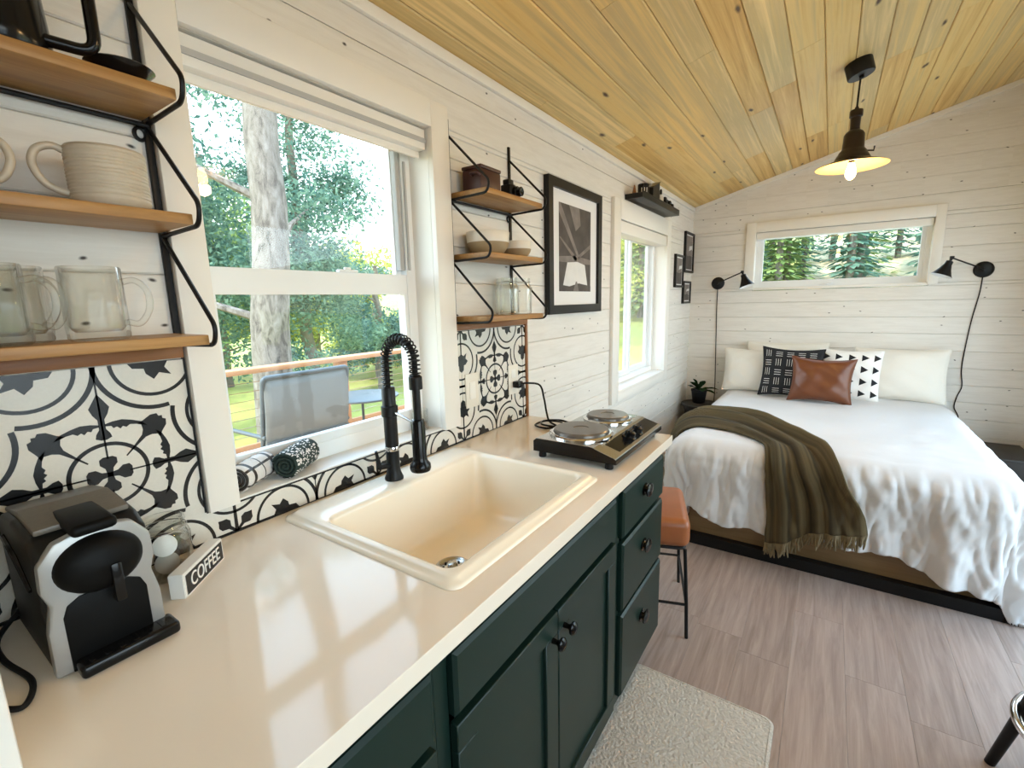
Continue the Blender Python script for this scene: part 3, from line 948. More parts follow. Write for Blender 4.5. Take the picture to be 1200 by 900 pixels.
def make_faucet():
    bx, by, z0 = 0.100, 0.850, 0.9315
    r = thing('kitchen_faucet', 'black spring neck faucet standing at the back of the cream sink', 'faucet', (bx, by, z0))
    mb = MB()
    mb.lathe([(0.026, 0), (0.026, 0.006), (0.021, 0.018), (0.0185, 0.03), (0.0185, 0.165)], 28, (bx, by, z0))
    mb.lathe([(0.0185, 0.165), (0.0185, 0.262), (0.016, 0.266), (0.0, 0.266)], 28, (bx, by, z0), cap0=False)
    mb.build('post', M['black'], r)
    mb = MB(); mb.lathe([(0.0195, 0.085), (0.0205, 0.088), (0.0205, 0.094), (0.0195, 0.097)], 28, (bx, by, z0))
    mb.build('chrome_ring', M['chrome'], r)
    mb = MB(); mb.lathe([(0.019, 0.182), (0.023, 0.184), (0.023, 0.212), (0.019, 0.214)], 28, (bx, by, z0))
    mb.build('collar', M['black'], r)
    # path of the neck: up from the post, over toward the room and down to the spray head
    hx = 0.208
    zt = 1.272
    path = [Vector((bx, by, 1.19+0.01*i)) for i in range(0, 9)]
    path += [Vector(((bx+hx)/2+(hx-bx)/2*cos(a), by, zt+0.058*sin(a))) for a in [PI-PI*i/20 for i in range(1, 20)]]
    path += [Vector((hx, by, zt-0.008*i)) for i in range(0, 6)]
    mb = MB(); mb.tube(path, 0.0075, 10); mb.build('hose', M['blackmatte'], r)
    # coil spring around it
    L = [0]
    for i in range(1, len(path)): L.append(L[-1]+(path[i]-path[i-1]).length)
    tot = L[-1]; turns = 27; pts = []
    nn = turns*12
    for k in range(nn+1):
        s = tot*k/nn
        i = max(j for j in range(len(L)) if L[j] <= s+1e-9); i = min(i, len(path)-2)
        t = (s-L[i])/(L[i+1]-L[i])
        p = path[i].lerp(path[i+1], t); tg = (path[i+1]-path[i]).normalized()
        b = Vector((0, 1, 0)); nrm = tg.cross(b).normalized()
        a = 2*PI*turns*k/nn
        pts.append(p+(nrm*cos(a)+b*sin(a))*0.0138)
    mb = MB(); mb.tube(pts, 0.0022, 6); mb.build('spring', M['black'], r)
    mb = MB()
    mb.lathe([(0.0175, 1.200), (0.0175, 1.232), (0.012, 1.238)], 24, (hx, by, 0))
    mb.tube([(hx, by, 1.235), (hx, by, 1.10)], 0.0105, 14)
    mb.build('downtube', M['black'], r)
    mb = MB()
    mb.lathe([(0.0, 1.120), (0.016, 1.118), (0.0185, 1.112), (0.0185, 1.015), (0.021, 1.003), (0.0275, 0.995), (0.0285, 0.985), (0.026, 0.977), (0.0, 0.977)], 28, (hx, by, 0))
    mb.build('spray_head', M['gloss_black'], r)
    mb = MB()
    mb.tube([(bx+0.02, by, 1.127), (hx-0.017, by, 1.108)], 0.0042, 10)
    mb.build('support_arm', M['chrome'], r)
    mb = MB()
    mb.tube([(bx, by-0.015, 0.975), (bx+0.004, by-0.052, 0.982)], 0.008, 10); mb.tube([(bx+0.004, by-0.050, 0.982), (bx+0.006, by-0.062, 1.03)], [0.006, 0.004], 10)
    mb.build('lever', M['black'], r)
make_faucet()

# ------------------------------------------------------------------ kitchen: base cabinets
def shaker_front(mb, y0, y1, z0, z1, x=0.6015, t=0.0185, rail=0.055):
    mb.box((x, y0, z0), (x+t, y1, z0+rail), 0, 0.002, 1); mb.box((x, y0, z1-rail), (x+t, y1, z1), 0, 0.002, 1)
    mb.box((x, y0, z0+rail), (x+t, y0+rail, z1-rail), 0, 0.002, 1); mb.box((x, y1-rail, z0+rail), (x+t, y1, z1-rail), 0, 0.002, 1)
    mb.box((x, y0+rail-0.002, z0+rail-0.002), (x+t-0.010, y1-rail+0.002, z1-rail+0.002), 0)
def slab_front(mb, y0, y1, z0, z1, x=0.6015, t=0.0185):
    c = 0.007
    vs = [(x, y0, z0), (x, y1, z0), (x, y1, z1), (x, y0, z1), (x+t-0.006, y0, z0), (x+t-0.006, y1, z0), (x+t-0.006, y1, z1), (x+t-0.006, y0, z1),
          (x+t, y0+c, z0+c), (x+t, y1-c, z0+c), (x+t, y1-c, z1-c), (x+t, y0+c, z1-c)]
    mb.add(vs, [[0, 1, 2, 3], [0, 1, 5, 4], [1, 2, 6, 5], [2, 3, 7, 6], [3, 0, 4, 7], [4, 5, 9, 8], [5, 6, 10, 9], [6, 7, 11, 10], [7, 4, 8, 11], [8, 9, 10, 11]])
def knob_mb(y, z, x=0.620):
    mb = MB()
    Mx = Matrix.Rotation(PI/2, 4, 'Y')
    mb.lathe([(0.007, 0), (0.0055, 0.012), (0.009, 0.017), (0.0155, 0.021), (0.0165, 0.026), (0.012, 0.031), (0.0, 0.033)], 20, (x, y, z), mtx=Mx)
    return mb
def cup_mb(y, z, x=0.620):
    """oval pull on a back plate"""
    mb = MB()
    prof = [(0.018, 0), (0.018, 0.002), (0.012, 0.003), (0.010, 0.008), (0.015, 0.011), (0.0195, 0.014), (0.0195, 0.018), (0.014, 0.022), (0.0, 0.0235)]
    Mx = Matrix.Diagonal((1, 1.55, 1.15, 1)) @ Matrix.Rotation(PI/2, 4, 'Y')
    mb.lathe(prof, 24, (x, y, z), mtx=Mx)
    return mb
def carcass(name, label, y0, y1, group='green base cabinets under the worktop'):
    r = thing(name, label, 'cabinet', (0.31, (y0+y1)/2, 0), group)
    mb = MB()
    mb.box((0.02, y0, 0.095), (0.58, y0+0.018, 0.8795), 0); mb.box((0.02, y1-0.018, 0.095), (0.58, y1, 0.8795), 0)
    mb.box((0.02, y0+0.018, 0.095), (0.58, y1-0.018, 0.113), 0); mb.box((0.02, y0+0.018, 0.113), (0.028, y1-0.018, 0.8795), 0)
    mb.box((0.02, y0, 0.0), (0.535, y1, 0.095), 0)
    # face frame
    f = 0.032
    x0, x1 = 0.58, 0.601
    mb.box((x0, y0, 0.095), (x1, y0+f, 0.8795)); mb.box((x0, y1-f, 0.095), (x1, y1, 0.8795))
    mb.box((x0, y0+f, 0.095), (x1, y1-f, 0.125)); mb.box((x0, y0+f, 0.848), (x1, y1-f, 0.8795))
    mb.build('carcass', M['green'], r)
    return r
def make_cabinets():
    r = carcass('base_cabinet', 'dark green cabinet nearest the camera, below the coffee machine end', 0.048, 0.470)
    mb = MB(); slab_front(mb, 0.085, 0.454, 0.722, 0.845); d = mb.build('drawer', M['green'], r); cup_mb(0.27, 0.785).build('pull', M['gloss_black'], d)
    mb = MB(); shaker_front(mb, 0.085, 0.454, 0.130, 0.706); d = mb.build('door', M['green'], r); knob_mb(0.42, 0.648).build('knob', M['gloss_black'], d)
    r = carcass('base_cabinet', 'dark green double door cabinet below the sink', 0.471, 1.262)
    mb = MB(); slab_front(mb, 0.504, 1.226, 0.722, 0.845); mb.build('false_front', M['green'], r)
    mb = MB(); shaker_front(mb, 0.503, 0.8615, 0.130, 0.706); d = mb.build('door', M['green'], r); knob_mb(0.836, 0.646).build('knob', M['gloss_black'], d)
    mb = MB(); shaker_front(mb, 0.866, 1.226, 0.130, 0.706); d = mb.build('door', M['green'], r); knob_mb(0.892, 0.651).build('knob', M['gloss_black'], d)
    r = carcass('base_cabinet', 'dark green three drawer unit at the far end of the worktop', 1.263, 1.708)
    for z0, z1 in ((0.690, 0.845), (0.440, 0.672), (0.130, 0.424)):
        mb = MB(); slab_front(mb, 1.284, 1.692, z0, z1); d = mb.build('drawer', M['green'], r)
        cup_mb(1.478, z0+(z1-z0)*0.62).build('pull', M['gloss_black'], d)
make_cabinets()

# ------------------------------------------------------------------ wall shelves
def make_shelf_unit(label, ya, yb, name='wall_shelf'):
    r = thing(name, label, 'shelf', (0, (ya+yb)/2, 1.352))
    levels = [(1.762, 1.960), (1.562, 1.755), (1.352, 1.555)]
    for y in (ya, yb):
        mb = MB()
        mb.box((0.0005, y-0.006, 1.347), (0.008, y+0.006, 2.012), 0, 0.001, 1)
        for z, zs in levels:
            pts = [(0.008, y, zs), (0.166, y, z+0.030), (0.158, y, z+0.004), (0.008, y, z-0.004)]
            pts = fillet([(0.008, y, zs), (0.172, y, z+0.036), (0.160, y, z+0.002), (0.008, y, z-0.002)], 0.028, 8)
            mb.tube(pts, 0.0042, 8)
        # screw tab under the top shelf
        mb.tube([(0.004, y-0.012+0.009*cos(a), 1.742+0.011*sin(a)) for a in [2*PI*k/14 for k in range(14)]], 0.0035, 6, closed=True)
        mb.build('bracket', M['black'], r)
    mb = MB(); mb.tube([(0.012, ya, 1.757), (0.012, yb, 1.757)], 0.0045, 8); mb.build('crossbar', M['black'], r)
    for z, zs in levels:
        mb = MB(); mb.box((0.006, ya+0.006, z+0.003), (0.156, yb-0.006, z+0.021), 0, 0.002)
        mb.build('shelf_board', M['shelf_wood'], r)
make_shelf_unit('left wall shelf of wood and black wire, nearest the camera, holding mugs', 0.052, 0.402)
make_shelf_unit('right wall shelf of wood and black wire, between the window and the framed picture', 1.252, 1.612)
TOP, MID, LOW = 1.783, 1.583, 1.373

def make_kettle():
    x, y, z = 0.088, 0.200, TOP
    r = thing('coffee_pot', 'black coffee pot with a squared handle on the top left shelf', 'pot', (x, y, z))
    mb = MB()
    mb.lathe([(0.0, 0.0), (0.058, 0.0), (0.062, 0.006), (0.062, 0.02), (0.058, 0.09), (0.050, 0.13), (0.046, 0.16), (0.048, 0.17), (0.044, 0.17), (0.042, 0.15)], 36, (x, y, z))
    mb.build('body', M['gloss_black'], r)
    mb = MB(); mb.lathe([(0.0, 0.185), (0.010, 0.184), (0.012, 0.176), (0.030, 0.174), (0.046, 0.170)], 30, (x, y, z)); mb.build('lid', M['gloss_black'], r)
    mb = MB()
    pts = fillet([(x+0.030, y+0.046, z+0.150), (x+0.052, y+0.100, z+0.150), (x+0.052, y+0.100, z+0.020), (x+0.034, y+0.048, z+0.024)], 0.022, 6)
    mb.tube(pts, 0.0085, 10); mb.build('handle', M['gloss_black'], r)
    mb = MB(); mb.lathe([(0.0, 0.0), (0.022, 0.0), (0.028, 0.004), (0.046, 0.022), (0.044, 0.024), (0.026, 0.008), (0.0, 0.008)], 30, (x+0.022, y+0.138, z)); 
    tag(mb.build('black_dish', M['gloss_black']), 'small black dish beside the coffee pot on the top left shelf', 'dish')
make_kettle()

def mug_profile(r0, h, t, ridges):
    p = [(0.0, 0.0), (r0*0.80, 0.0), (r0*0.94, 0.004), (r0, 0.012)]
    n = 44
    for i in range(n+1):
        zz = 0.014+(h-0.018)*i/n
        p.append((r0+(0.0010*cos(2*PI*i/n*ridges) if ridges else 0), zz))
    p += [(r0-t*0.3, h), (r0-t*0.7, h), (r0-t, h-0.003), (r0-t, 0.012), (r0*0.5, 0.007), (0.0, 0.007)]
    return p
def make_stone_mug(label, x, y, z, ang):
    r = thing('stoneware_mug', label, 'mug', (x, y, z), 'ribbed stoneware mugs on the middle left shelf')
    R0, H = 0.052, 0.092
    mb = MB(); mb.lathe(mug_profile(R0, H, 0.005, 14), 44, (x, y, z)); mb.build('cup', M['stoneware'], r, sharp=70)
    mb = MB()
    pts = smooth_path([(R0-0.004, 0, H*0.90), (R0+0.012, 0, H*0.96), (R0+0.030, 0, H*0.86), (R0+0.036, 0, H*0.62), (R0+0.026, 0, H*0.36), (R0+0.008, 0, H*0.24), (R0-0.004, 0, H*0.22)], 6)
    Rm = Matrix.Rotation(ang, 3, 'Z')
    mb.tube([Rm @ p+Vector((x, y, z)) for p in pts], 0.0055, 10); mb.build('handle', M['stoneware'], r)
make_stone_mug('ribbed oatmeal mug standing next to the shelf bracket, handle to the left', 0.092, 0.305, MID, math.radians(-98))
make_stone_mug('oatmeal mug on the middle shelf cut off by the picture edge, only its handle showing', 0.060, 0.110, MID, math.radians(75))

def make_glass_mug(label, x, y, z, ang):
    r = thing('glass_mug', label, 'mug', (x, y, z), 'clear glass mugs on the lowest left shelf')
    R0, H = 0.040, 0.117
    mb = MB()
    prof = [(0.0, 0.0), (0.036, 0.0), (0.039, 0.004), (R0, 0.02), (R0, H-0.002), (R0-0.0012, H), (R0-0.0030, H-0.002), (R0-0.0034, 0.022), (0.030, 0.014), (0.0, 0.013)]
    # faceted lower body
    n = 40; vs = []; fs = []
    for (rad, h) in prof:
        for k in range(n):
            a = 2*PI*k/n
            rr = rad*(1+(0.034*cos(10*a) if (0.002 < h < 0.085 and rad > 0.0385) else 0))
            vs.append((x+rr*cos(a), y+rr*sin(a), z+h))
    for i in range(len(prof)-1):
        for k in range(n):
            fs.append([i*n+k, i*n+(k+1) % n, (i+1)*n+(k+1) % n, (i+1)*n+k])
    mb.add(vs, fs, 0, True)
    mb.build('cup', M['glass'], r, sharp=70)
    mb = MB()
    pts = smooth_path([(R0-0.001, 0, H*0.80), (R0+0.016, 0, H*0.82), (R0+0.031, 0, H*0.68), (R0+0.031, 0, H*0.42), (R0+0.016, 0, H*0.22), (R0-0.001, 0, H*0.24)], 6)
    Rm = Matrix.Rotation(ang, 3, 'Z')
    mb.tube([Rm @ p+Vector((x, y, z)) for p in pts], 0.0052, 10); mb.build('handle', M['glass'], r)
make_glass_mug('clear glass mug nearest the shelf bracket, handle to the right', 0.096, 0.258, LOW, math.radians(62))
make_glass_mug('clear glass mug at the picture edge, handle to the right', 0.100, 0.140, LOW, math.radians(62))
make_glass_mug('clear glass mug standing behind the two front glass mugs', 0.052, 0.172, LOW, math.radians(40))

# right shelf contents
def make_box_camera():
    x, y = 0.075, 1.372
    r = thing('wooden_box', 'dark red brown wooden box on the top right shelf', 'box', (x, y, TOP))
    mb = MB(); mb.box((0.030, 1.290, TOP), (0.110, 1.402, TOP+0.072), 0, 0.004); mb.build('case', M['leather_dark'], r)
    mb = MB(); mb.box((0.028, 1.288, TOP+0.072), (0.112, 1.404, TOP+0.084), 0, 0.004); mb.build('lid', M['leather_dark'], r)
    mb = MB(); mb.tube(fillet([(0.105, 1.291, TOP+0.050), (0.105, 1.276, TOP+0.055), (0.075, 1.276, TOP+0.055), (0.075, 1.291, TOP+0.050)], 0.006), 0.004, 8); mb.build('strap', M['leather_dark'], r)
    x, y = 0.075, 1.515
    r = thing('toy_camera', 'small black vintage camera beside the red brown box on the top right shelf', 'camera', (x, y, TOP))
    mb = MB(); mb.box((0.070, 1.455, TOP), (0.112, 1.515, TOP+0.052), 0, 0.005); mb.box((0.078, 1.458, TOP+0.050), (0.106, 1.490, TOP+0.070), 0, 0.004); mb.box((0.074, 1.514, TOP+0.004), (0.108, 1.530, TOP+0.034), 0, 0.004); mb.build('body', M['black'], r)
    mb = MB(); mb.lathe([(0.020, 0), (0.020, 0.012), (0.016, 0.014), (0.016, 0.028), (0.012, 0.030), (0.0, 0.026)], 24, (0.112, 1.488, TOP+0.026), mtx=Matrix.Rotation(PI/2, 4, 'Y')); mb.build('lens', M['gloss_black'], r)
    mb = MB(); mb.lathe([(0.008, 0), (0.008, 0.008), (0.0, 0.009)], 16, (0.090, 1.506, TOP+0.052)); mb.build('dial', M['chrome'], r)
make_box_camera()
def make_bowl(label, x, y, z, R0, H):
    r = thing('bowl', label, 'bowl', (x, y, z), 'two tone bowls on the middle right shelf')
    lo = [(0.0, 0.0), (R0*0.62, 0.0), (R0*0.70, 0.004), (R0*0.90, H*0.32), (R0*0.965, H*0.52)]
    up = [(R0*0.965, H*0.52), (R0, H*0.97), (R0*0.985, H), (R0*0.95, H*0.97), (R0*0.87, H*0.35), (R0*0.55, 0.010), (0.0, 0.008)]
    mb = MB(); mb.lathe(lo, 36, (x, y, z), cap1=False); mb.build('foot_half', M['bowl_tan'], r)
    mb = MB(); mb.lathe(up, 36, (x, y, z), cap0=False); mb.build('rim_half', M['bowl_white'], r)
make_bowl('larger two tone bowl at the window end of the middle right shelf', 0.084, 1.352, MID, 0.076, 0.075)
make_bowl('smaller two tone bowl at the picture end of the middle right shelf', 0.092, 1.522, MID, 0.056, 0.058)
def make_jar_mug(label, x, y, ang):
    z = LOW
    r = thing('mason_jar', label, 'jar', (x, y, z), 'clear glass jars on the lowest right shelf')
    R0, H = 0.036, 0.135
    prof = [(0.0, 0.0), (0.032, 0.0), (R0, 0.006), (R0, 0.095), (0.033, 0.106), (0.0285, 0.112), (0.0285, 0.118), (0.0305, 0.120), (0.0285, 0.124), (0.0305, 0.128), (0.029, H), (0.026, H), (0.026, 0.112), (0.031, 0.100), (0.0325, 0.09), (0.0325, 0.010), (0.0, 0.008)]
    mb = MB(); mb.lathe(prof, 32, (x, y, z)); mb.build('jar', M['glass'], r)
    mb = MB()
    mb.lathe([(0.0313, 0.117), (0.0318, 0.117), (0.0318, 0.121), (0.0313, 0.121)], 32, (x, y, z))
    mb.build('rim_band', M['glass'], r)
make_jar_mug('clear glass jar at the window side of the lowest right shelf', 0.100, 1.452, 0)
make_jar_mug('clear glass jar at the picture side of the lowest right shelf', 0.096, 1.548, 0)
make_jar_mug('clear glass jar at the back between the two front glass jars', 0.046, 1.498, 0)

# ------------------------------------------------------------------ worktop: coffee corner
ZW = 0.9155
def make_coffee_machine():
    r = thing('coffee_machine', 'black and silver coffee pod machine at the near end of the worktop', 'coffee maker', (0.14, 0.18, ZW))
    y0, y1 = 0.110, 0.238
    ym = (y0+y1)/2
    # body: side profile (x,z) run across the width
    prof = [(0.020, 0.0), (0.232, 0.0), (0.234, 0.060), (0.226, 0.110), (0.236, 0.130), (0.236, 0.178), (0.205, 0.196), (0.120, 0.206), (0.050, 0.200), (0.024, 0.185), (0.018, 0.150)]
    bm = bmesh.new()
    n = len(prof)
    va = [bm.verts.new((p[0], y0, ZW+p[1])) for p in prof]; vb = [bm.verts.new((p[0], y1, ZW+p[1])) for p in prof]
    bm.faces.new(va[::-1]); bm.faces.new(vb)
    for i in range(n): bm.faces.new((va[i], va[(i+1) % n], vb[(i+1) % n], vb[i]))
    bmesh.ops.recalc_face_normals(bm, faces=bm.faces)
    bmesh.ops.bevel(bm, geom=[e for e in bm.edges], offset=0.009, segments=3, profile=0.5, affect='EDGES')
    mb = MB(); mb.take(bm, 0, True); mb.build('body', M['dark_grey'], r)
    # grey lid on top with a raised front edge
    mb = MB()
    top = [(0.030, 0.202), (0.118, 0.216), (0.205, 0.207), (0.205, 0.198), (0.118, 0.203), (0.030, 0.194)]
    bm = bmesh.new()
    va = [bm.verts.new((p[0], y0+0.010, ZW+p[1])) for p in top]; vb = [bm.verts.new((p[0], y1-0.010, ZW+p[1])) for p in top]
    bm.faces.new(va[::-1]); bm.faces.new(vb)
    for i in range(6): bm.faces.new((va[i], va[(i+1) % 6], vb[(i+1) % 6], vb[i]))
    bmesh.ops.recalc_face_normals(bm, faces=bm.faces)
    bmesh.ops.bevel(bm, geom=list(bm.edges), offset=0.0025, segments=2, profile=0.5, affect='EDGES')
    mb.take(bm, 0, True); mb.build('lid', M['lid_grey'], r)
    # silver front plate: waisted outline with an oval hole above and a square opening below
    zc_h = 0.150
    out = [(y0-0.002, 0.002), (y0-0.001, 0.070), (y0+0.006, 0.108), (y0-0.001, 0.130), (y0+0.001, 0.168), (y0+0.020, 0.194), (ym, 0.206), (y1-0.020, 0.194), (y1-0.001, 0.168), (y1+0.001, 0.130), (y1-0.006, 0.108), (y1+0.001, 0.070), (y1+0.002, 0.002)]
    def slab(poly, x0, x1, mat, b=0.003):
        bm = bmesh.new()
        va = [bm.verts.new((x0, p[0], ZW+p[1])) for p in poly]; vb = [bm.verts.new((x1, p[0], ZW+p[1])) for p in poly]
        bm.faces.new(va[::-1]); bm.faces.new(vb)
        m = len(poly)
        for i in range(m): bm.faces.new((va[i], va[(i+1) % m], vb[(i+1) % m], vb[i]))
        bmesh.ops.recalc_face_normals(bm, faces=bm.faces)
        if b: bmesh.ops.bevel(bm, geom=list(bm.edges), offset=b, segments=2, profile=0.5, affect='EDGES')
        q = MB(); q.take(bm, 0, True); return q
    slab(out, 0.228, 0.246, 0, 0.004).build('front_plate', M['silver'], r)
    # black panel below, open to the worktop
    low = [(y0+0.016, 0.003), (y0+0.016, 0.086), (y0+0.022, 0.102), (y0+0.036, 0.110), (y1-0.036, 0.110), (y1-0.022, 0.102), (y1-0.016, 0.086), (y1-0.016, 0.003)]
    slab(low, 0.240, 0.2485, 0, 0.001).build('cup_recess', M['void_black'], r)
    # domed brewing head
    mb = MB()
    mb.lathe([(0.046, -0.004), (0.046, 0.004), (0.044, 0.012), (0.036, 0.021), (0.020, 0.027), (0.0, 0.029)], 36, (0.244, ym, ZW+zc_h), mtx=Matrix.Diagonal((1, 1.10, 0.92, 1)) @ Matrix.Rotation(PI/2, 4, 'Y'))
    hd = mb.build('brewing_head', M['void_black'], r)
    mb = MB(); mb.box((0.258, ym+0.004, ZW+0.090), (0.276, ym+0.018, ZW+0.150), 0, 0.004); mb.build('spout', M['gloss_black'], hd)
    # lever over the top
    mb = MB()
    mb.box((0.150, ym-0.026, ZW+0.196), (0.258, ym+0.026, ZW+0.213), 0, 0.007, 3)
    mb.build('lever', M['void_black'], r)
    # drip tray
    mb = MB()
    mb.box((0.236, y0+0.018, ZW), (0.278, y1+0.010, ZW+0.020), 0, 0.006, 3)
    for k in range(6): mb.box((0.250, y0+0.030+k*0.017, ZW+0.0195), (0.272, y0+0.036+k*0.017, ZW+0.0208), 0, 0.0005, 1)
    mb.build('drip_tray', M['gloss_black'], r)
    # side grip
    mb = MB(); mb.tube([(0.06, y0-0.001, ZW+0.165), (0.13, y0-0.001, ZW+0.150), (0.19, y0-0.001, ZW+0.118)], [0.004, 0.005, 0.003], 8); mb.build('side_seam', M['gloss_black'], r)
    mb = MB()
    mb.tube(smooth_path([(0.03, y0+0.006, ZW+0.03), (0.06, 0.080, ZW+0.006), (0.13, 0.075, ZW+0.005), (0.22, 0.088, ZW+0.005), (0.27, 0.072, ZW+0.005), (0.25, 0.052, ZW+0.005)], 8), 0.0038, 8)
    mb.build('power_cord', M['blackmatte'], r)
make_coffee_machine()

def make_pod_jar():
    x, y = 0.066, 0.306
    r = thing('storage_jar', 'open glass jar of coffee pods behind the coffee sign', 'jar', (x, y, ZW))
    prof = [(0.0, 0.0), (0.040, 0.0), (0.044, 0.005), (0.044, 0.078), (0.040, 0.088), (0.036, 0.092), (0.036, 0.096), (0.0385, 0.098), (0.036, 0.102), (0.0385, 0.106), (0.0375, 0.112), (0.0345, 0.112), (0.0335, 0.093), (0.041, 0.076), (0.0415, 0.006), (0.0, 0.005)]
    mb = MB(); mb.lathe(prof, 36, (x, y, ZW)); mb.build('jar', M['glass'], r)
    mb = MB()
    mb.tube([(x+0.0395*cos(a), y+0.0395*sin(a), ZW+0.094) for a in [2*PI*k/36 for k in range(36)]], 0.0013, 6, closed=True)
    mb.build('wire_bail', M['steel'], r)
    def pod(label, px, py, pz, tilt, head, lidmat):
        q = thing('coffee_pod', label, 'pod', (px, py, pz), 'coffee pods in the glass jar')
        Mx = Matrix.Translation((px, py, pz)) @ Matrix.Rotation(head, 4, 'Z') @ Matrix.Rotation(tilt, 4, 'Y')
        mb = MB(); mb.lathe([(0.0, -0.026), (0.013, -0.026), (0.0145, -0.022), (0.0175, -0.004), (0.0178, 0.0)], 24, mtx=Mx, cap1=False); mb.build('cup', M['pod_cup'] if lidmat != 'coffee' else M['coffee'], q)
        mb = MB(); mb.lathe([(0.0178, 0.0), (0.0200, 0.0), (0.0200, 0.0012), (0.0172, 0.0020), (0.0, 0.0020)], 24, mtx=Mx); mb.build('lid', M[lidmat], q)
    pod('upper coffee pod with a bright white lid facing out of the glass jar', x+0.012, y-0.003, ZW+0.062, math.radians(68), math.radians(-25), 'pod_lid')
    pod('lower coffee pod with a pale lid at the bottom of the glass jar', x+0.012, y-0.003, ZW+0.027, math.radians(66), math.radians(-25), 'pod_cup')
    pod('dark brown coffee pod at the back of the glass jar', x-0.016, y+0.012, ZW+0.036, math.radians(40), math.radians(60), 'coffee')
    pod('dark brown coffee pod resting on top inside the glass jar', x-0.006, y+0.014, ZW+0.074, math.radians(25), math.radians(120), 'coffee')
make_pod_jar()

def text_mesh(body, size, name, mat, parent, mtx, depth=0.0006):
    cu = bpy.data.curves.new('lettering', 'FONT')
    cu.body = body; cu.size = size; cu.extrude = depth; cu.align_x = 'CENTER'; cu.align_y = 'CENTER'
    t = bpy.data.objects.new('lettering_source', cu)
    COL.objects.link(t)
    dg = bpy.context.evaluated_depsgraph_get()
    me = bpy.data.meshes.new_from_object(t.evaluated_get(dg))
    bpy.data.objects.remove(t)
    me.transform(mtx)
    me.materials.clear(); me.materials.append(mat)
    o = bpy.data.objects.new(name, me); COL.objects.link(o)
    o.parent = parent
    o.matrix_parent_inverse = Matrix.LocRotScale(parent.location, parent.rotation_euler, None).inverted()
    return o
def make_sign():
    a = Vector((0.189, 0.288, ZW)); b = Vector((0.104, 0.390, ZW))
    r = thing('coffee_sign', 'small white block sign lettered COFFEE on a black panel, on the worktop', 'sign', tuple((a+b)/2))
    u = (b-a).normalized(); L = (b-a).length
    nrm = Vector((u.y, -u.x, 0))            # faces the room
    if nrm.x < 0: nrm = -nrm
    t, H = 0.026, 0.046
    def P(s, d, z): return a+u*s-nrm*d+Vector((0, 0, z))
    mb = MB()
    bm = bmesh.new()
    co = [P(0, 0, 0), P(L, 0, 0), P(L, t, 0), P(0, t, 0), P(0, 0, H), P(L, 0, H), P(L, t, H), P(0, t, H)]
    v = [bm.verts.new(c) for c in co]
    for f in ((0, 1, 2, 3), (4, 5, 6, 7), (0, 1, 5, 4), (1, 2, 6, 5), (2, 3, 7, 6), (3, 0, 4, 7)): bm.faces.new([v[i] for i in f])
    bmesh.ops.recalc_face_normals(bm, faces=bm.faces)
    bmesh.ops.bevel(bm, geom=list(bm.edges), offset=0.0012, segments=2, affect='EDGES')
    mb.take(bm, 0, True); mb.build('block', M['trim'], r)
    mb = MB()
    e = 0.0008
    def Q(s, z, d): return P(s, -d, z)
    mb.add([Q(0.006, 0.004, e), Q(L-0.004, 0.004, e), Q(L-0.004, H-0.005, e), Q(0.006, H-0.005, e)], [[0, 1, 2, 3]])
    mb.add([Q(0.006, 0.004, 0), Q(L-0.004, 0.004, 0), Q(L-0.004, H-0.005, 0), Q(0.006, H-0.005, 0)], [[0, 1, 2, 3]])
    mb.build('panel', M['tile_black'], r)
    c = P(L/2+0.001, -0.0014, H/2-0.0005)
    mt = Matrix((u, Vector((0, 0, 1)), nrm)).transposed().to_4x4(); mt.translation = c
    mt = mt @ Matrix.Diagonal((0.90, 1.15, 1, 1))
    text_mesh('COFFEE', 0.0315, 'lettering', M['trim'], r, mt)
make_sign()

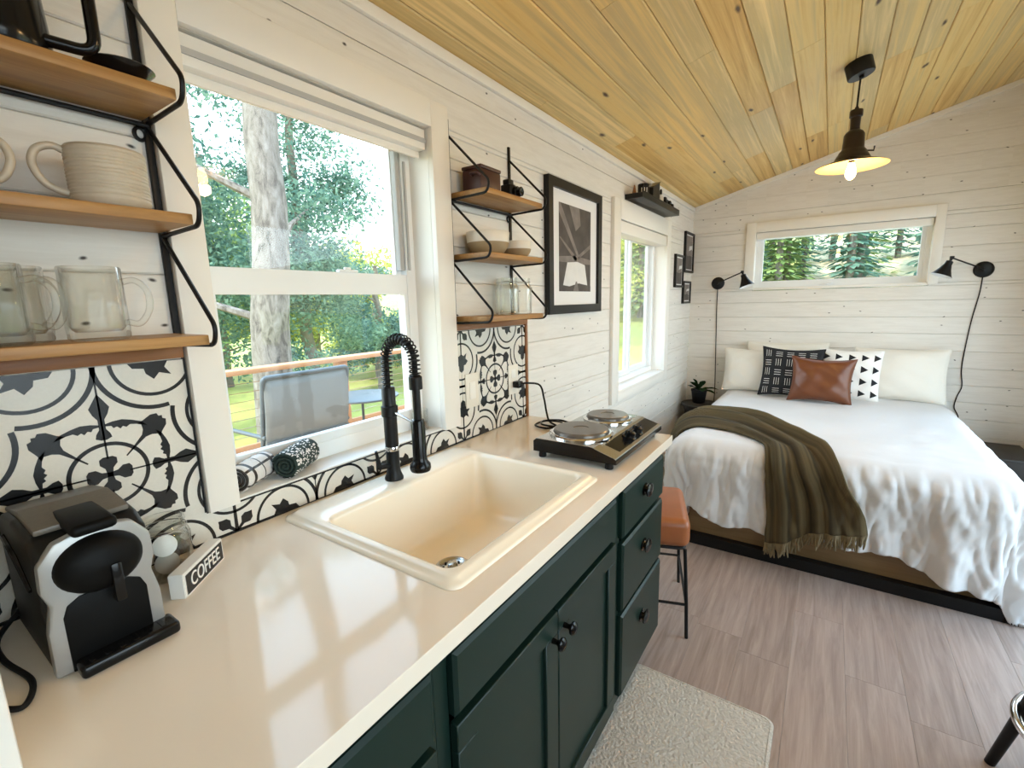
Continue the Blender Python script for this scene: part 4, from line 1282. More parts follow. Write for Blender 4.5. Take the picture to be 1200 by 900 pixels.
# ------------------------------------------------------------------ hotplate and outlets
def make_hotplate():
    x0, x1, y0, y1, zb = 0.320, 0.604, 1.250, 1.700, 0.9155
    r = thing('hotplate', 'steel and black double electric hotplate at the far end of the worktop', 'hotplate', (0.46, 1.475, zb))
    mb = MB()
    prof = [(x0, zb+0.022), (x0, zb+0.056), (x0+0.010, zb+0.064), (x1-0.090, zb+0.064), (x1-0.070, zb+0.061), (x1-0.004, zb+0.040), (x1, zb+0.034), (x1, zb+0.022)]
    mb.prism(prof, 'y', y0, y1)
    o = mb.build('body', M['gloss_black'], r)
    mb = MB()
    top = [(x0+0.004, zb+0.0615), (x0+0.012, zb+0.0665), (x1-0.092, zb+0.0665), (x1-0.072, zb+0.0632), (x1-0.062, zb+0.0600), (x1-0.062, zb+0.0585), (x0+0.012, zb+0.0630)]
    mb.prism(top, 'y', y0+0.002, y1-0.002)
    # bright front lip
    mb.prism([(x1-0.012, zb+0.0440), (x1-0.002, zb+0.0405), (x1-0.001, zb+0.0375), (x1-0.012, zb+0.0410)], 'y', y0, y1)
    mb.prism([(x1-0.070, zb+0.0625), (x1-0.006, zb+0.0425), (x1-0.006, zb+0.0408), (x1-0.070, zb+0.0605)], 'y', y0, y0+0.060)
    mb.build('steel_top', M['steel'], r)
    for cy, R0 in ((1.368, 0.093), (1.592, 0.078)):
        cx = x0+0.115
        mb = MB(); mb.lathe([(R0+0.012, 0.0665), (R0+0.012, 0.0715), (R0+0.006, 0.0755), (R0, 0.0755), (R0-0.002, 0.069)], 48, (cx, cy, zb)); t = mb.build('trim_ring', M['chrome'], r)
        mb = MB(); mb.lathe([(R0-0.003, 0.0665), (R0-0.003, 0.083), (R0-0.007, 0.0865), (0.026, 0.0865), (0.024, 0.0845), (0.0, 0.0845)], 48, (cx, cy, zb)); mb.build('heating_plate', M['hob'], r)
    for cy in (1.455, 1.525):
        Mx = Matrix.Rotation(math.radians(18), 4, 'Y')
        mb = MB(); mb.lathe([(0.024, 0.0), (0.024, 0.004), (0.019, 0.006), (0.018, 0.020), (0.015, 0.022), (0.0, 0.022)], 24, (x1-0.036, cy, zb+0.050), mtx=Mx)
        mb.box((-0.004, -0.018, 0.020), (0.004, 0.018, 0.028), 0, 0.001, 1, rot=Mx.to_3x3(), at=(x1-0.029, cy, zb+0.073)); mb.build('control_knob', M['gloss_black'], r)
    for (px, py) in ((x0+0.022, y0+0.022), (x1-0.030, y0+0.022), (x0+0.022, y1-0.022), (x1-0.030, y1-0.022)):
        mb = MB(); mb.lathe([(0.0, 0.0), (0.012, 0.0), (0.013, 0.003), (0.011, 0.024)], 16, (px, py, zb)); mb.build('foot', M['blackmatte'], r)
    mb = MB()
    z = zb+0.006
    pts = [(0.030, 1.608, 1.078), (0.052, 1.650, 1.078), (0.080, 1.700, 1.062), (0.105, 1.690, 1.010), (0.135, 1.660, 0.955), (0.160, 1.640, z+0.004), (0.215, 1.600, z), (0.190, 1.555, z), (0.130, 1.575, z), (0.140, 1.640, z+0.004), (0.215, 1.640, z+0.008), (0.235, 1.580, z+0.006), (0.170, 1.565, z+0.010), (0.150, 1.610, z+0.012), (0.200, 1.660, z+0.010), (0.280, 1.640, z+0.006), (0.330, 1.640, zb+0.030)]
    mb.tube(smooth_path(pts, 8), 0.0042, 8)
    mb.box((0.012, 1.588, 1.064), (0.045, 1.622, 1.092), 0, 0.005)
    mb.build('power_cord', M['gloss_black'], r)
make_hotplate()
def make_outlets():
    def plate(name, label, cat, yc, zc, w, h):
        r = thing(name, label, cat, (0.0066, yc, zc))
        mb = MB(); mb.box((0.0068, yc-w/2, zc-h/2), (0.0110, yc+w/2, zc+h/2), 0, 0.0018); mb.build('plate', M['plate_white'], r)
        return r
    r = plate('light_switch', 'cream light switch plate on the patterned tile beside the window', 'switch', 1.325, 1.098, 0.074, 0.128)
    mb = MB(); mb.box((0.0108, 1.308, 1.066), (0.0135, 1.342, 1.130), 0, 0.001); mb.build('rocker', M['trim'], r)
    r = plate('wall_outlet', 'cream outlet with a black plug in it, at the wood edge of the tile', 'outlet', 1.600, 1.098, 0.072, 0.124)
    mb = MB(); mb.box((0.0108, 1.584, 1.106), (0.0122, 1.616, 1.140), 0, 0.001); mb.box((0.0108, 1.584, 1.058), (0.0122, 1.616, 1.092), 0, 0.001); mb.build('socket_face', M['trim'], r)
make_outlets()

# ------------------------------------------------------------------ window sill things
def towel_roll(name, label, a, b, rad, mats, stripes, alt=True):
    """rolled towel lying from a to b"""
    a = Vector(a); b = Vector(b)
    r = thing(name, label, 'towel', tuple((a+b)/2), 'rolled towels on the kitchen window sill')
    u = (b-a); L = u.length; u.normalize()
    up = Vector((0, 0, 1)); s = u.cross(up).normalized()
    mb = MB()
    n = 64; turns = 3.4
    rows = []
    # outer roll surface with rounded, slightly lumpy ends
    m = 26
    for i in range(m+1):
        t = i/m
        e = min(t, 1-t)*L
        k = math.sqrt(max(0.0, 1-(max(0, 0.012-e)/0.012)**2))*0.10+0.90
        row = []
        for j in range(n):
            th = 2*PI*j/n
            rr = rad*k*(1+0.03*sin(3*th+5*t)+0.02*sin(9*t*PI))
            row.append(a+u*(L*t)+s*(rr*cos(th))+up*(rr*sin(th)*0.95))
        rows.append(row)
    base = len(mb.f)
    mb.grid(rows, 0, True, close_u=True)
    for fi in range(base, len(mb.f)):
        i = (fi-base)//n; j = (fi-base) % n
        if stripes and stripes(i/m, j/n): mb.m[fi] = 1
    for end, sg in ((a, -1), (b, 1)):
        c = []
        for k in range(160):
            th = 2*PI*turns*k/159
            rr = rad*0.90*(k/159)
            c.append(end+u*(sg*0.001)+s*(rr*cos(th))+up*(rr*sin(th)*0.95))
        mb.tube(c, 0.0032, 6, mat=1 if alt else 0)
        d = [end+u*(sg*-0.004)+s*(rad*0.9*cos(2*PI*q/40))+up*(rad*0.86*sin(2*PI*q/40)) for q in range(40)]
        mb.add(d, [list(range(40))], 0)
    mb.build('roll', mats, r, sharp=70)
towel_roll('rolled_towel', 'rolled white towel with dark plaid stripes on the window sill', (-0.020, 0.487, 1.025), (-0.086, 0.590, 1.025), 0.033, [M['towel_white'], M['jeans']],
           lambda t, th: (abs((t*3) % 1-0.5) < 0.10) or (abs((th*5) % 1-0.5) < 0.07))
rt = random.Random(4)
flowers = {(i, j) for i in range(27) for j in range(64) if rt.random() < 0.30}
towel_roll('rolled_towel', 'rolled dark green towel with white flecks on the window sill', (-0.008, 0.598, 1.028), (-0.080, 0.706, 1.028), 0.036, [M['towel_green'], M['towel_white']],
           lambda t, th: (int(t*26), int(th*64)) in flowers, alt=False)
def make_sill_jar():
    x, y, z = -0.060, 1.118, 0.9905
    r = thing('candle_jar', 'small glass jar with dark contents in the right corner of the kitchen sill', 'jar', (x, y, z))
    mb = MB(); mb.lathe([(0.0, 0.0), (0.027, 0.0), (0.029, 0.004), (0.029, 0.070), (0.0265, 0.070), (0.0265, 0.004), (0.0, 0.004)], 28, (x, y, z)); mb.build('jar', M['glass'], r)
    mb = MB(); mb.lathe([(0.0, 0.0045), (0.0262, 0.0045), (0.0262, 0.024), (0.0, 0.026)], 28, (x, y, z)); mb.build('contents', M['coffee'], r)
make_sill_jar()

# ------------------------------------------------------------------ pictures
def picture_frame(label, y0, y1, z0, z1, bar, depth, mount, art, group=None, name='picture_frame'):
    r = thing(name, label, 'picture', (0.002, (y0+y1)/2, z0), group)
    mb = MB(); ring_prism(mb, rect4(y0, z0, y1, z1), rect4(y0+bar, z0+bar, y1-bar, z1-bar), 'x', 0.0005, depth)
    o = mb.build('frame', M['black'], r)
    bv = o.modifiers.new('edge', 'BEVEL'); bv.width = 0.002; bv.segments = 2
    mb = MB(); mb.box((0.002, y0+bar*0.5, z0+bar*0.5), (depth*0.45, y1-bar*0.5, z1-bar*0.5)); mb.build('mount', M['mat_board'], r)
    a0, b0, a1, b1 = y0+bar+mount[0], z0+bar+mount[1], y1-bar-mount[0], z1-bar-mount[2]
    mb = MB()
    X = depth*0.45+0.0004
    def poly(pts, mat, k):
        pts = clip_rect([(a0+(a1-a0)*p[0], b0+(b1-b0)*p[1]) for p in pts], a0, b0, a1, b1)
        if len(pts) >= 3: mb.add([(X+k*0.0002, y, z) for y, z in pts], [list(range(len(pts)))], mat)
    art(poly)
    mb.build('photograph', [M['art_dark'], M['art_mid'], M['art_light']], r, fix=False)
    return r
def art_bridge(poly):
    poly([(0, 0), (1, 0), (1, 1), (0, 1)], 0, 0)
    poly([(0.05, 1.0), (0.62, 0.42), (0.55, 0.42), (0.0, 0.90), (0.0, 1.0)], 1, 1)
    poly([(0.30, 1.0), (0.62, 1.0), (0.66, 0.80), (0.50, 0.72)], 1, 1)
    poly([(0.0, 0.62), (0.05, 0.62), (0.55, 0.40), (0.50, 0.36)], 1, 2)
    poly([(1.0, 0.60), (1.0, 0.55), (0.60, 0.40), (0.56, 0.43)], 1, 2)
    poly([(0.0, 0.40), (0.5, 0.43), (1.0, 0.40), (1.0, 0.34), (0.0, 0.34)], 1, 2)
    poly([(0.10, 0.04), (0.90, 0.04), (0.80, 0.33), (0.55, 0.36), (0.24, 0.34)], 2, 3)
    poly([(0.0, 0.0), (1.0, 0.0), (1.0, 0.07), (0.6, 0.10), (0.3, 0.06), (0.0, 0.08)], 0, 4)
    poly([(0.42, 0.0), (0.60, 0.0), (0.54, 0.12), (0.50, 0.12)], 1, 5)
picture_frame('large black framed black and white photograph between the shelf and the side window', 1.885, 2.470, 1.357, 1.968, 0.042, 0.028, (0.075, 0.065, 0.055), art_bridge)
def art_hill(seed):
    def f(poly):
        poly([(0, 0), (1, 0), (1, 1), (0, 1)], 1, 0)
        poly([(0, 0), (1, 0), (1, 0.30+0.1*seed), (0.6, 0.42), (0.3, 0.34+0.05*seed), (0, 0.5)], 0, 1)
        poly([(0.5, 0.55), (0.9, 0.62), (1, 0.58), (1, 0.74), (0.55, 0.70)], 2, 1)
    return f
G = 'small black frames in the corner by the bed'
picture_frame('tall black framed photo, topmost of the three in the corner', 4.285, 4.580, 1.640, 1.985, 0.020, 0.022, (0.010, 0.010, 0.010), art_hill(1), G)
picture_frame('black framed photo nearest the side window of the three in the corner', 4.000, 4.245, 1.508, 1.775, 0.018, 0.022, (0.010, 0.010, 0.010), art_hill(2), G)
picture_frame('small black framed photo, lowest of the three in the corner', 4.272, 4.520, 1.370, 1.565, 0.018, 0.022, (0.010, 0.010, 0.010), art_hill(0), G)

# black ledge over the side window
def make_ledge():
    y0, y1, z = 2.870, 3.690, 2.018
    r = thing('wall_shelf', 'black floating shelf high on the wall above the side window', 'shelf', (0, 3.3, z))
    mb = MB(); mb.box((0.0005, y0, z), (0.112, y1, z+0.030), 0, 0.002); mb.build('ledge', M['black'], r)
    zt = z+0.0305
    mb = MB(); mb.box((0.106, y0, z+0.030), (0.112, y1, z+0.040), 0, 0.001); mb.build('lip', M['black'], r)
    g = 'black ornaments on the shelf above the side window'
    q = thing('storage_tin', 'black cylindrical tin with a pale label on the black shelf', 'tin', (0.060, 3.00, zt), g)
    mb = MB(); mb.lathe([(0.0, 0.0), (0.034, 0.0), (0.034, 0.060), (0.0345, 0.062), (0.0345, 0.075), (0.030, 0.078), (0.0, 0.078)], 28, (0.060, 3.03, zt)); mb.build('tin', M['gloss_black'], q)
    mb = MB(); mb.lathe([(0.0344, 0.014), (0.0346, 0.016), (0.0346, 0.050), (0.0344, 0.052)], 12, (0.060, 3.03, zt), cap0=False, cap1=False)
    mb.f = mb.f[6:6]+[f for i, f in enumerate(mb.f) if (i % 12) in (9, 10)]; mb.m = [0]*len(mb.f); mb.s = [True]*len(mb.f)
    mb.build('label', M['cork'], q)
    q = thing('candle', 'thin brown cone ornament at the near end of the black shelf', 'ornament', (0.04, 2.92, zt), g)
    mb = MB(); mb.lathe([(0.0, 0.0), (0.014, 0.0), (0.013, 0.010), (0.003, 0.055), (0.0, 0.058)], 18, (0.04, 2.925, zt)); mb.build('cone', M['edge_wood'], q)
    q = thing('house_ornament', 'black house shaped ornament with a slanted roof on the black shelf', 'ornament', (0.06, 3.22, zt), g)
    mb = MB(); mb.prism([(3.150, zt), (3.285, zt), (3.285, zt+0.128), (3.150, zt+0.078)], 'x', 0.020, 0.085); mb.build('block', M['black'], q)
    mb = MB(); mb.prism([(3.146, zt+0.079), (3.289, zt+0.132), (3.289, zt+0.136), (3.146, zt+0.083)], 'x', 0.016, 0.089); mb.build('roof', M['gloss_black'], q)
    q = thing('bottle', 'small white bottle with a black neck on the black shelf', 'bottle', (0.07, 3.335, zt), g)
    mb = MB(); mb.lathe([(0.0, 0.0), (0.018, 0.0), (0.018, 0.045), (0.010, 0.058), (0.010, 0.062)], 18, (0.080, 3.330, zt)); mb.build('body', M['bowl_white'], q)
    mb = MB(); mb.lathe([(0.008, 0.062), (0.008, 0.086), (0.005, 0.096), (0.0, 0.098)], 16, (0.080, 3.330, zt)); mb.build('stopper', M['black'], q)
    q = thing('toy_camera', 'black box camera at the far end of the black shelf', 'camera', (0.06, 3.48, zt), g)
    mb = MB(); mb.box((0.030, 3.420, zt), (0.090, 3.540, zt+0.050), 0, 0.004); mb.box((0.040, 3.440, zt+0.050), (0.080, 3.480, zt+0.068), 0, 0.003); mb.build('body', M['black'], q)
    mb = MB(); mb.lathe([(0.020, 0), (0.020, 0.012), (0.014, 0.016), (0.0, 0.012)], 20, (0.089, 3.490, zt+0.026), mtx=Matrix.Rotation(PI/2, 4, 'Y')); mb.build('lens', M['gloss_black'], q)
    q = thing('binoculars', 'small black round pot at the far end of the black shelf', 'pot', (0.06, 3.60, zt), g)
    q.name = 'small_pot'
    mb = MB(); mb.lathe([(0.0, 0.0), (0.024, 0.0), (0.032, 0.016), (0.030, 0.040), (0.026, 0.044), (0.022, 0.040), (0.0, 0.036)], 22, (0.060, 3.610, zt)); mb.build('pot', M['black'], q)
make_ledge()

# ------------------------------------------------------------------ bed
BX0, BX1, BYF, BYH = 0.405, 1.835, 2.690, 4.560       # mattress footprint
BT = 0.612                                            # top of the bedding
from mathutils import noise
SOFT = 0.085                                          # rounding of the bedding edge
EDGE = SOFT*0.9
def over_edge(l):
    """distance l past the start of the rounding -> (outward, down)"""
    if l <= 0: return l, 0.0
    q = PI/2*SOFT
    if l < q:
        th = l/SOFT; return SOFT*sin(th), SOFT*(1-cos(th))
    return SOFT+(l-q)*0.07, SOFT+(l-q)
def ridge(x, y, z=0.0):
    return 1-2*abs(noise.noise(Vector((x, y, z))))
def duvet_point(a, b):
    """flat cloth (a, b) -> place in the room, distance hung over the edge, outward direction"""
    x0, x1, yf = BX0+EDGE, BX1-EDGE, BYF+EDGE
    da = max(0.0, x0-a) if a < x0 else max(0.0, a-x1)
    db = max(0.0, yf-b)
    px, py = min(max(a, x0), x1), max(b, yf)
    # gentle unevenness of the top
    h = 0.006*sin(px*5+1.1)*sin(py*3.2+0.4)+0.010*noise.noise(Vector((px*3.2, py*3.2, 1.0)))+0.004*noise.noise(Vector((px*9, py*9, 4.0)))
    if da == 0 and db == 0:
        return Vector((px, py, BT+h)), 0.0, Vector((0, 0, 1))
    hyp = math.hypot(da, db)
    l = (da**3+db**3)**(1/3)
    sx = -1 if a < x0 else 1
    n = Vector((sx*da/hyp, -db/hyp, 0))
    ang = math.atan2(da, db)
    t = a if (da == 0) else (x0-ang*0.13-(py-yf) if sx < 0 else x1+ang*0.13+(py-yf))
    # hem: lower toward the right corner, gently waving
    if da == 0 or sx > 0:
        s_ = (t-x0)/(x1-x0)
        l *= 1+0.05*sin(t*8.5+0.5)+0.03*sin(t*21)+0.20*max(0.0, min(1.0, (s_-0.84)/0.16))
    o, d = over_edge(l)
    k = max(0.0, min(1.0, (l-0.07)/0.30))
    k1 = max(0.0, min(1.0, l/0.12))
    f = k*(0.020*sin(t*17+2.0*sin(t*3.1)+l*2.0)+0.013*sin(t*37+1.5*sin(t*7)))
    f += k1*(0.020*ridge(t*7.5+l*1.6, l*2.2, 3.0)-0.010)+k1*0.014*ridge(t*17-l*3.0, l*5.0, 9.0)+k1*0.006*ridge(t*34+l*6.0, l*9.0, 5.0)
    puff = 0.022*max(0.0, 1-abs(l-0.17)/0.17)
    q = Vector((px, py, 0))+n*(o+max(-0.028, f)+puff)
    return Vector((q.x, q.y, max(0.012, BT+h*(1-k1)-d))), l, n
def make_bed():
    r = thing('bed', 'double bed with white bedding under the low window', 'bed', ((BX0+BX1)/2, (BYF+BYH)/2, 0))
    # base: dark rail on the floor, tan panels set back
    mb = MB()
    xr0, xr1, yr0, yr1 = 0.440, 1.868, 2.672, 4.570
    ring_prism(mb, rect4(xr0, yr0, xr1, yr1), rect4(xr0+0.045, yr0+0.045, xr1-0.045, yr1-0.045), 'z', 0.0005, 0.060)
    mb.box((xr1-0.050, yr0-0.003, 0.0005), (xr1+0.003, yr0+0.050, 0.100), 0, 0.004)
    mb.box((xr0-0.003, yr0-0.003, 0.0005), (xr0+0.050, yr0+0.050, 0.100), 0, 0.004)
    mb.build('floor_rail', M['black'], r)
    mb = MB(); mb.box((xr0+0.05, yr0+0.05, 0.002), (xr1-0.05, yr1-0.004, 0.34), 0, 0.004); mb.build('base_box', M['platform'], r)
    mb = MB(); mb.box((BX0+0.05, BYF+0.06, 0.341), (BX1-0.05, BYH-0.005, BT-0.030), 0, 0.05, 4); mb.build('mattress', M['sheet'], r)
    # duvet: one sheet of cloth laid over the bed, hanging at the foot and both sides
    NA, NB = 300, 270
    x0, x1, yf = BX0+EDGE, BX1-EDGE, BYF+EDGE
    la0, la1, lf = 0.52, 0.56, 0.475
    rows = []
    for i in range(NA+1):
        a = (x0-la0)+(x1-x0+la0+la1)*i/NA
        row = []
        for j in range(NB+1):
            b = (yf-lf)+(BYH-0.02-yf+lf)*j/NB
            row.append(duvet_point(a, b)[0])
        rows.append(row)
    mb = MB(); mb.grid(rows, 0, True)
    d = mb.build('duvet', M['sheet'], r, sharp=180)
    so = d.modifiers.new('thickness', 'SOLIDIFY'); so.thickness = 0.010; so.offset = -1
make_bed()

def bed_surface(a, b, lift):
    """a point lying on the duvet, raised by lift"""
    p, l, n = duvet_point(a, b)
    th = min(l/SOFT, PI/2)
    up = Vector((0, 0, 1))
    d = (up*cos(th)+n*sin(th)) if l > 0 else up
    return p+d*lift+(n*0.012*min(1, l/0.1) if l > 0 else Vector()), l
def make_throw():
    r = thing('throw_blanket', 'dark olive knitted throw with fringe across the foot corner of the bed', 'blanket', (0.9, 2.8, BT))
    # centre line on the flat cloth, and half width to either side
    up = smooth_path([(0.20, 3.28, 0), (0.38, 3.33, 0), (0.56, 3.36, 0), (0.74, 3.28, 0), (0.95, 3.02, 0), (1.10, 2.80, 0), (1.22, 2.64, 0), (1.29, 2.52, 0), (1.315, 2.40, 0)], 12)
    lo = smooth_path([(0.20, 2.86, 0), (0.36, 2.93, 0), (0.50, 2.96, 0), (0.64, 2.93, 0), (0.76, 2.86, 0), (0.85, 2.76, 0), (0.88, 2.62, 0), (0.895, 2.46, 0), (0.905, 2.275, 0)], 12)
    NW = 40
    n = len(up)
    rows = []; uv = []
    for i in range(n):
        row = []; ur = []
        s = i/(n-1)
        for j in range(NW+1):
            w = j/NW
            # gathered lengthwise folds
            p = up[i].lerp(lo[i], w)
            g = (0.5+0.5*sin(w*2*PI*2.6+0.9+0.9*sin(s*4.0)+0.4*sin(s*9)))
            h = 0.016+0.055*g*g*(0.75+0.4*sin(s*4+w*3))+0.004*sin(w*38+s*3)
            q, l = bed_surface(p.x, p.y, h)
            row.append(q); ur.append((w, s*2.4))
        rows.append(row); uv.append(ur)
    mb = MB(); mb.grid(rows, 0, True, uv=uv)
    o = mb.build('blanket', M['throw'], r, sharp=180)
    so = o.modifiers.new('thickness', 'SOLIDIFY'); so.thickness = 0.010; so.offset = -1
    # tassels along the hanging end
    rng = random.Random(7)
    mb = MB()
    last = rows[-1]
    for j in range(0, NW+1):
        for rep in range(2):
            p = last[j].lerp(last[min(NW, j+1)], rep*0.5)
            dx, dy = rng.uniform(-0.012, 0.012), rng.uniform(-0.016, 0.004)
            L = rng.uniform(0.05, 0.085)
            pts = [p+Vector((0, 0, 0.006)), p+Vector((dx*0.3, dy*0.5-0.004, -L*0.35)), p+Vector((dx*0.8, dy, -L*0.7)), p+Vector((dx*1.3, dy, -L))]
            mb.tube(smooth_path(pts, 3), [0.0060, 0.0070, 0.0062, 0.0052, 0.0048, 0.0054, 0.0056, 0.0048, 0.0040, 0.0026], 5)
    f = mb.build('fringe', M['fringe'], r)
    f['kind'] = 'stuff'
make_throw()

# ---- pillows
def pillow(name, label, cat, bottom, w, h, t, lean, yaw=0.0, roll=0.0, mats=None, prints=None, group=None, seed=1, edge=0.0, wr=1.0, hollow=0.085):
    """bottom = centre of the lower edge; the cushion leans back by 'lean'"""
    r = thing(name, label, cat, bottom, group)
    rng = random.Random(seed)
    p1, p2, p3 = [rng.uniform(0, 6) for _ in range(3)]
    Mx = Matrix.Translation(bottom) @ Matrix.Rotation(yaw, 4, 'Z') @ Matrix.Rotation(-lean, 4, 'X') @ Matrix.Rotation(roll, 4, 'Y')
    NU = 44; NV = 32
    def surf(u, v, side):
        # corners drawn out to ears, sides slightly hollow
        x = u*w/2*(1-hollow*0.75*(1-v*v)*abs(u)**3)
        z = v*h/2*(1-hollow*(1-u*u)*abs(v)**3)
        k = max(0.0, (1-abs(u)**2.6))*max(0.0, (1-abs(v)**2.6))
        th = t/2*k**0.55
        th += wr*0.006*k*(sin(u*7+v*3+p1)*sin(v*6+p2)+0.6*sin((abs(u)+abs(v))*16+p3)*(u*u+v*v)*0.6)
        sag = -0.03*(1-v)*0.0
        return Vector((x, side*th, z+h/2*0.97))
    mb = MB()
    for side in (-1, 1):
        rows = [[Mx @ surf(-1+2*i/NU, -1+2*j/NV, side) for j in range(NV+1)] for i in range(NU+1)]
        mb.grid(rows, 0, True)
    if prints:
        for poly in prints:
            # subdivide so the print follows the curve of the cushion
            m = 7
            (a, b, c, d) = poly if len(poly) == 4 else (poly[0], poly[1], poly[2], poly[2])
            rows = []
            for i in range(m+1):
                rr = []
                for j in range(m+1):
                    s, q = i/m, j/m
                    u = (a[0]*(1-s)+b[0]*s)*(1-q)+(d[0]*(1-s)+c[0]*s)*q
                    v = (a[1]*(1-s)+b[1]*s)*(1-q)+(d[1]*(1-s)+c[1]*s)*q
                    pt = surf(u, v, -1); pt.y -= 0.0012
                    rr.append(Mx @ pt)
                rows.append(rr)
            mb.grid(rows, 1, True)
    mb.build('cover', mats, r, sharp=180, fix=not prints)
    mb = MB()
    ed = [(-1+2*i/40, -1) for i in range(40)]+[(1, -1+2*i/30) for i in range(30)]+[(1-2*i/40, 1) for i in range(40)]+[(-1, 1-2*i/30) for i in range(30)]
    mb.tube([Mx @ surf(u, v, 0) for u, v in ed], 0.0032+edge, 6, closed=True)
    mb.build('seam', mats[0], r)
    return r
ZB = BT+0.012
pillow('bed_pillow', 'ivory bed pillow standing against the wall behind the black and white cushions', 'pillow', (0.815, 4.510, ZB), 0.60, 0.42, 0.085, 0.08, 0.02, mats=[M['pillowcase']], group='ivory pillows at the head of the bed', seed=3)
pillow('bed_pillow', 'ivory bed pillow at the left end of the bed head', 'pillow', (0.600, 4.370, ZB), 0.50, 0.37, 0.12, 0.20, 0.0, mats=[M['pillowcase']], group='ivory pillows at the head of the bed', seed=5)
pillow('bed_pillow', 'ivory bed pillow at the right end of the bed head', 'pillow', (1.555, 4.430, ZB), 0.56, 0.40, 0.14, 0.17, 0.0, mats=[M['pillowcase']], group='ivory pillows at the head of the bed', seed=9)
# black cushion with broken white dashes in a cross hatch
pr = []
rp = random.Random(6)
for cxu in (-0.78, -0.42, -0.06, 0.30, 0.66):
    for row in range(5):
        v0 = -0.90+row*0.38
        if (row+int((cxu+1)*5)) % 2 == 0:
            for k in range(3):
                pr.append([(cxu-0.11, v0+k*0.09), (cxu+0.11, v0+k*0.09), (cxu+0.11, v0+k*0.09+0.018), (cxu-0.11, v0+k*0.09+0.018)])
        else:
            for k in range(3):
                u0 = cxu-0.09+k*0.075
                pr.append([(u0, v0-0.02), (u0+0.014, v0-0.02), (u0+0.014, v0+0.26), (u0, v0+0.26)])
pillow('cushion', 'black cushion with broken white line pattern left of the leather cushion', 'cushion', (0.865, 4.235, ZB), 0.43, 0.40, 0.12, 0.22, 0.03, 0.03, mats=[M['cushion_black'], M['print_white']], prints=pr, seed=11, hollow=0.12)
tr = []
for i, cu in enumerate((-0.76, -0.36, 0.06, 0.46, 0.84)):
    for k in range(4):
        cv = -0.72+k*0.47
        tr.append([(cu-0.10, cv-0.14), (cu+0.13, cv), (cu-0.10, cv+0.14)])
pillow('cushion', 'white cushion with small black triangles right of the leather cushion', 'cushion', (1.240, 4.318, ZB), 0.40, 0.39, 0.11, 0.20, -0.03, 0.02, mats=[M['cushion_white'], M['print_black']], prints=tr, seed=12)
pillow('cushion', 'brown leather cushion in front of the patterned cushions on the bed', 'cushion', (1.070, 4.105, ZB), 0.41, 0.345, 0.13, 0.20, 0.0, 0.03, mats=[M['leather']], seed=14, wr=1.3, hollow=0.15)

# ------------------------------------------------------------------ beside the bed
def make_nightstand_plant():
    r = thing('nightstand', 'dark round nightstand in the corner left of the bed', 'nightstand', (0.185, 4.36, 0))
    mb = MB(); mb.lathe([(0.0, 0.455), (0.165, 0.455), (0.168, 0.462), (0.168, 0.475), (0.162, 0.480), (0.0, 0.480)], 36, (0.185, 4.36, 0)); mb.build('top', M['jeans'], r)
    mb = MB(); mb.lathe([(0.0, 0.0), (0.14, 0.0), (0.15, 0.01), (0.15, 0.05), (0.135, 0.12), (0.135, 0.40), (0.15, 0.455)], 30, (0.185, 4.36, 0.001)); mb.build('drum', M['jeans'], r)
    q = thing('potted_plant', 'dark leafy plant in a black pot on the corner nightstand', 'plant', (0.165, 4.37, 0.4805))
    mb = MB(); mb.lathe([(0.0, 0.0), (0.048, 0.0), (0.052, 0.004), (0.066, 0.105), (0.070, 0.108), (0.070, 0.122), (0.062, 0.122), (0.058, 0.105), (0.0, 0.102)], 28, (0.165, 4.37, 0.4805)); mb.build('pot', M['blackmatte'], q)
    mb = MB(); mb.lathe([(0.0, 0.098), (0.058, 0.098), (0.054, 0.108), (0.0, 0.110)], 20, (0.165, 4.37, 0.4805)); mb.build('soil', M['soil'], q)
    rng = random.Random(21)
    for k in range(13):
        a = k*2.399+0.3
        el = rng.uniform(0.35, 1.25)
        L = rng.uniform(0.13, 0.21)
        base = Vector((0.165, 4.37, 0.585))
        d = Vector((cos(a)*cos(el), sin(a)*cos(el), sin(el)))
        if (base+d*L*1.1).x < 0.03: d.x = abs(d.x)*0.4
        if (base+d*L*1.1).y > 4.57: d.y = -abs(d.y)*0.4
        side = d.cross(Vector((0, 0, 1))).normalized()
        mb = MB()
        rows = []
        m = 9
        for i in range(m+1):
            t = i/m
            c = base+d*(L*t)+Vector((0, 0, -0.05*t*t*L/0.13))
            wd = 0.030*sin(PI*min(1, max(0, (t-0.25)/0.75)))**0.8 if t > 0.25 else 0.003
            wd = max(wd, 0.0025)
            upv = side.cross(d)
            rows.append([c-side*wd+upv*0.006*(wd/0.03), c-side*wd*0.5+upv*0.001, c, c+side*wd*0.5+upv*0.001, c+side*wd+upv*0.006*(wd/0.03)])
        mb.grid(rows, 0, True)
        o = mb.build('leaf', M['plant'], q)
        so = o.modifiers.new('thickness', 'SOLIDIFY'); so.thickness = 0.0012
make_nightstand_plant()
def make_right_box():
    r = thing('storage_crate', 'dark low crate on the floor between the bed and the right wall', 'crate', (2.10, 4.36, 0))
    mb = MB()
    x0, x1, y0, y1, h = 1.99, 2.265, 4.14, 4.565, 0.33
    for (lo, hi) in (((x0, y0, 0.012), (x0+0.016, y1, h)), ((x1-0.016, y0, 0.012), (x1, y1, h)), ((x0, y0, 0.012), (x1, y0+0.016, h)), ((x0, y1-0.016, 0.012), (x1, y1, h)), ((x0, y0, 0.012), (x1, y1, 0.03))):
        mb.box(lo, hi, 0, 0.002, 1)
    mb.box((x0, y0, 0.0), (x1, y1, 0.0125), 0)
    mb.build('body', M['jeans'], r)
    mb = MB(); mb.box((x0-0.006, y0-0.006, h), (x1, y1, h+0.020), 0, 0.004); mb.build('lid', M['jeans'], r)
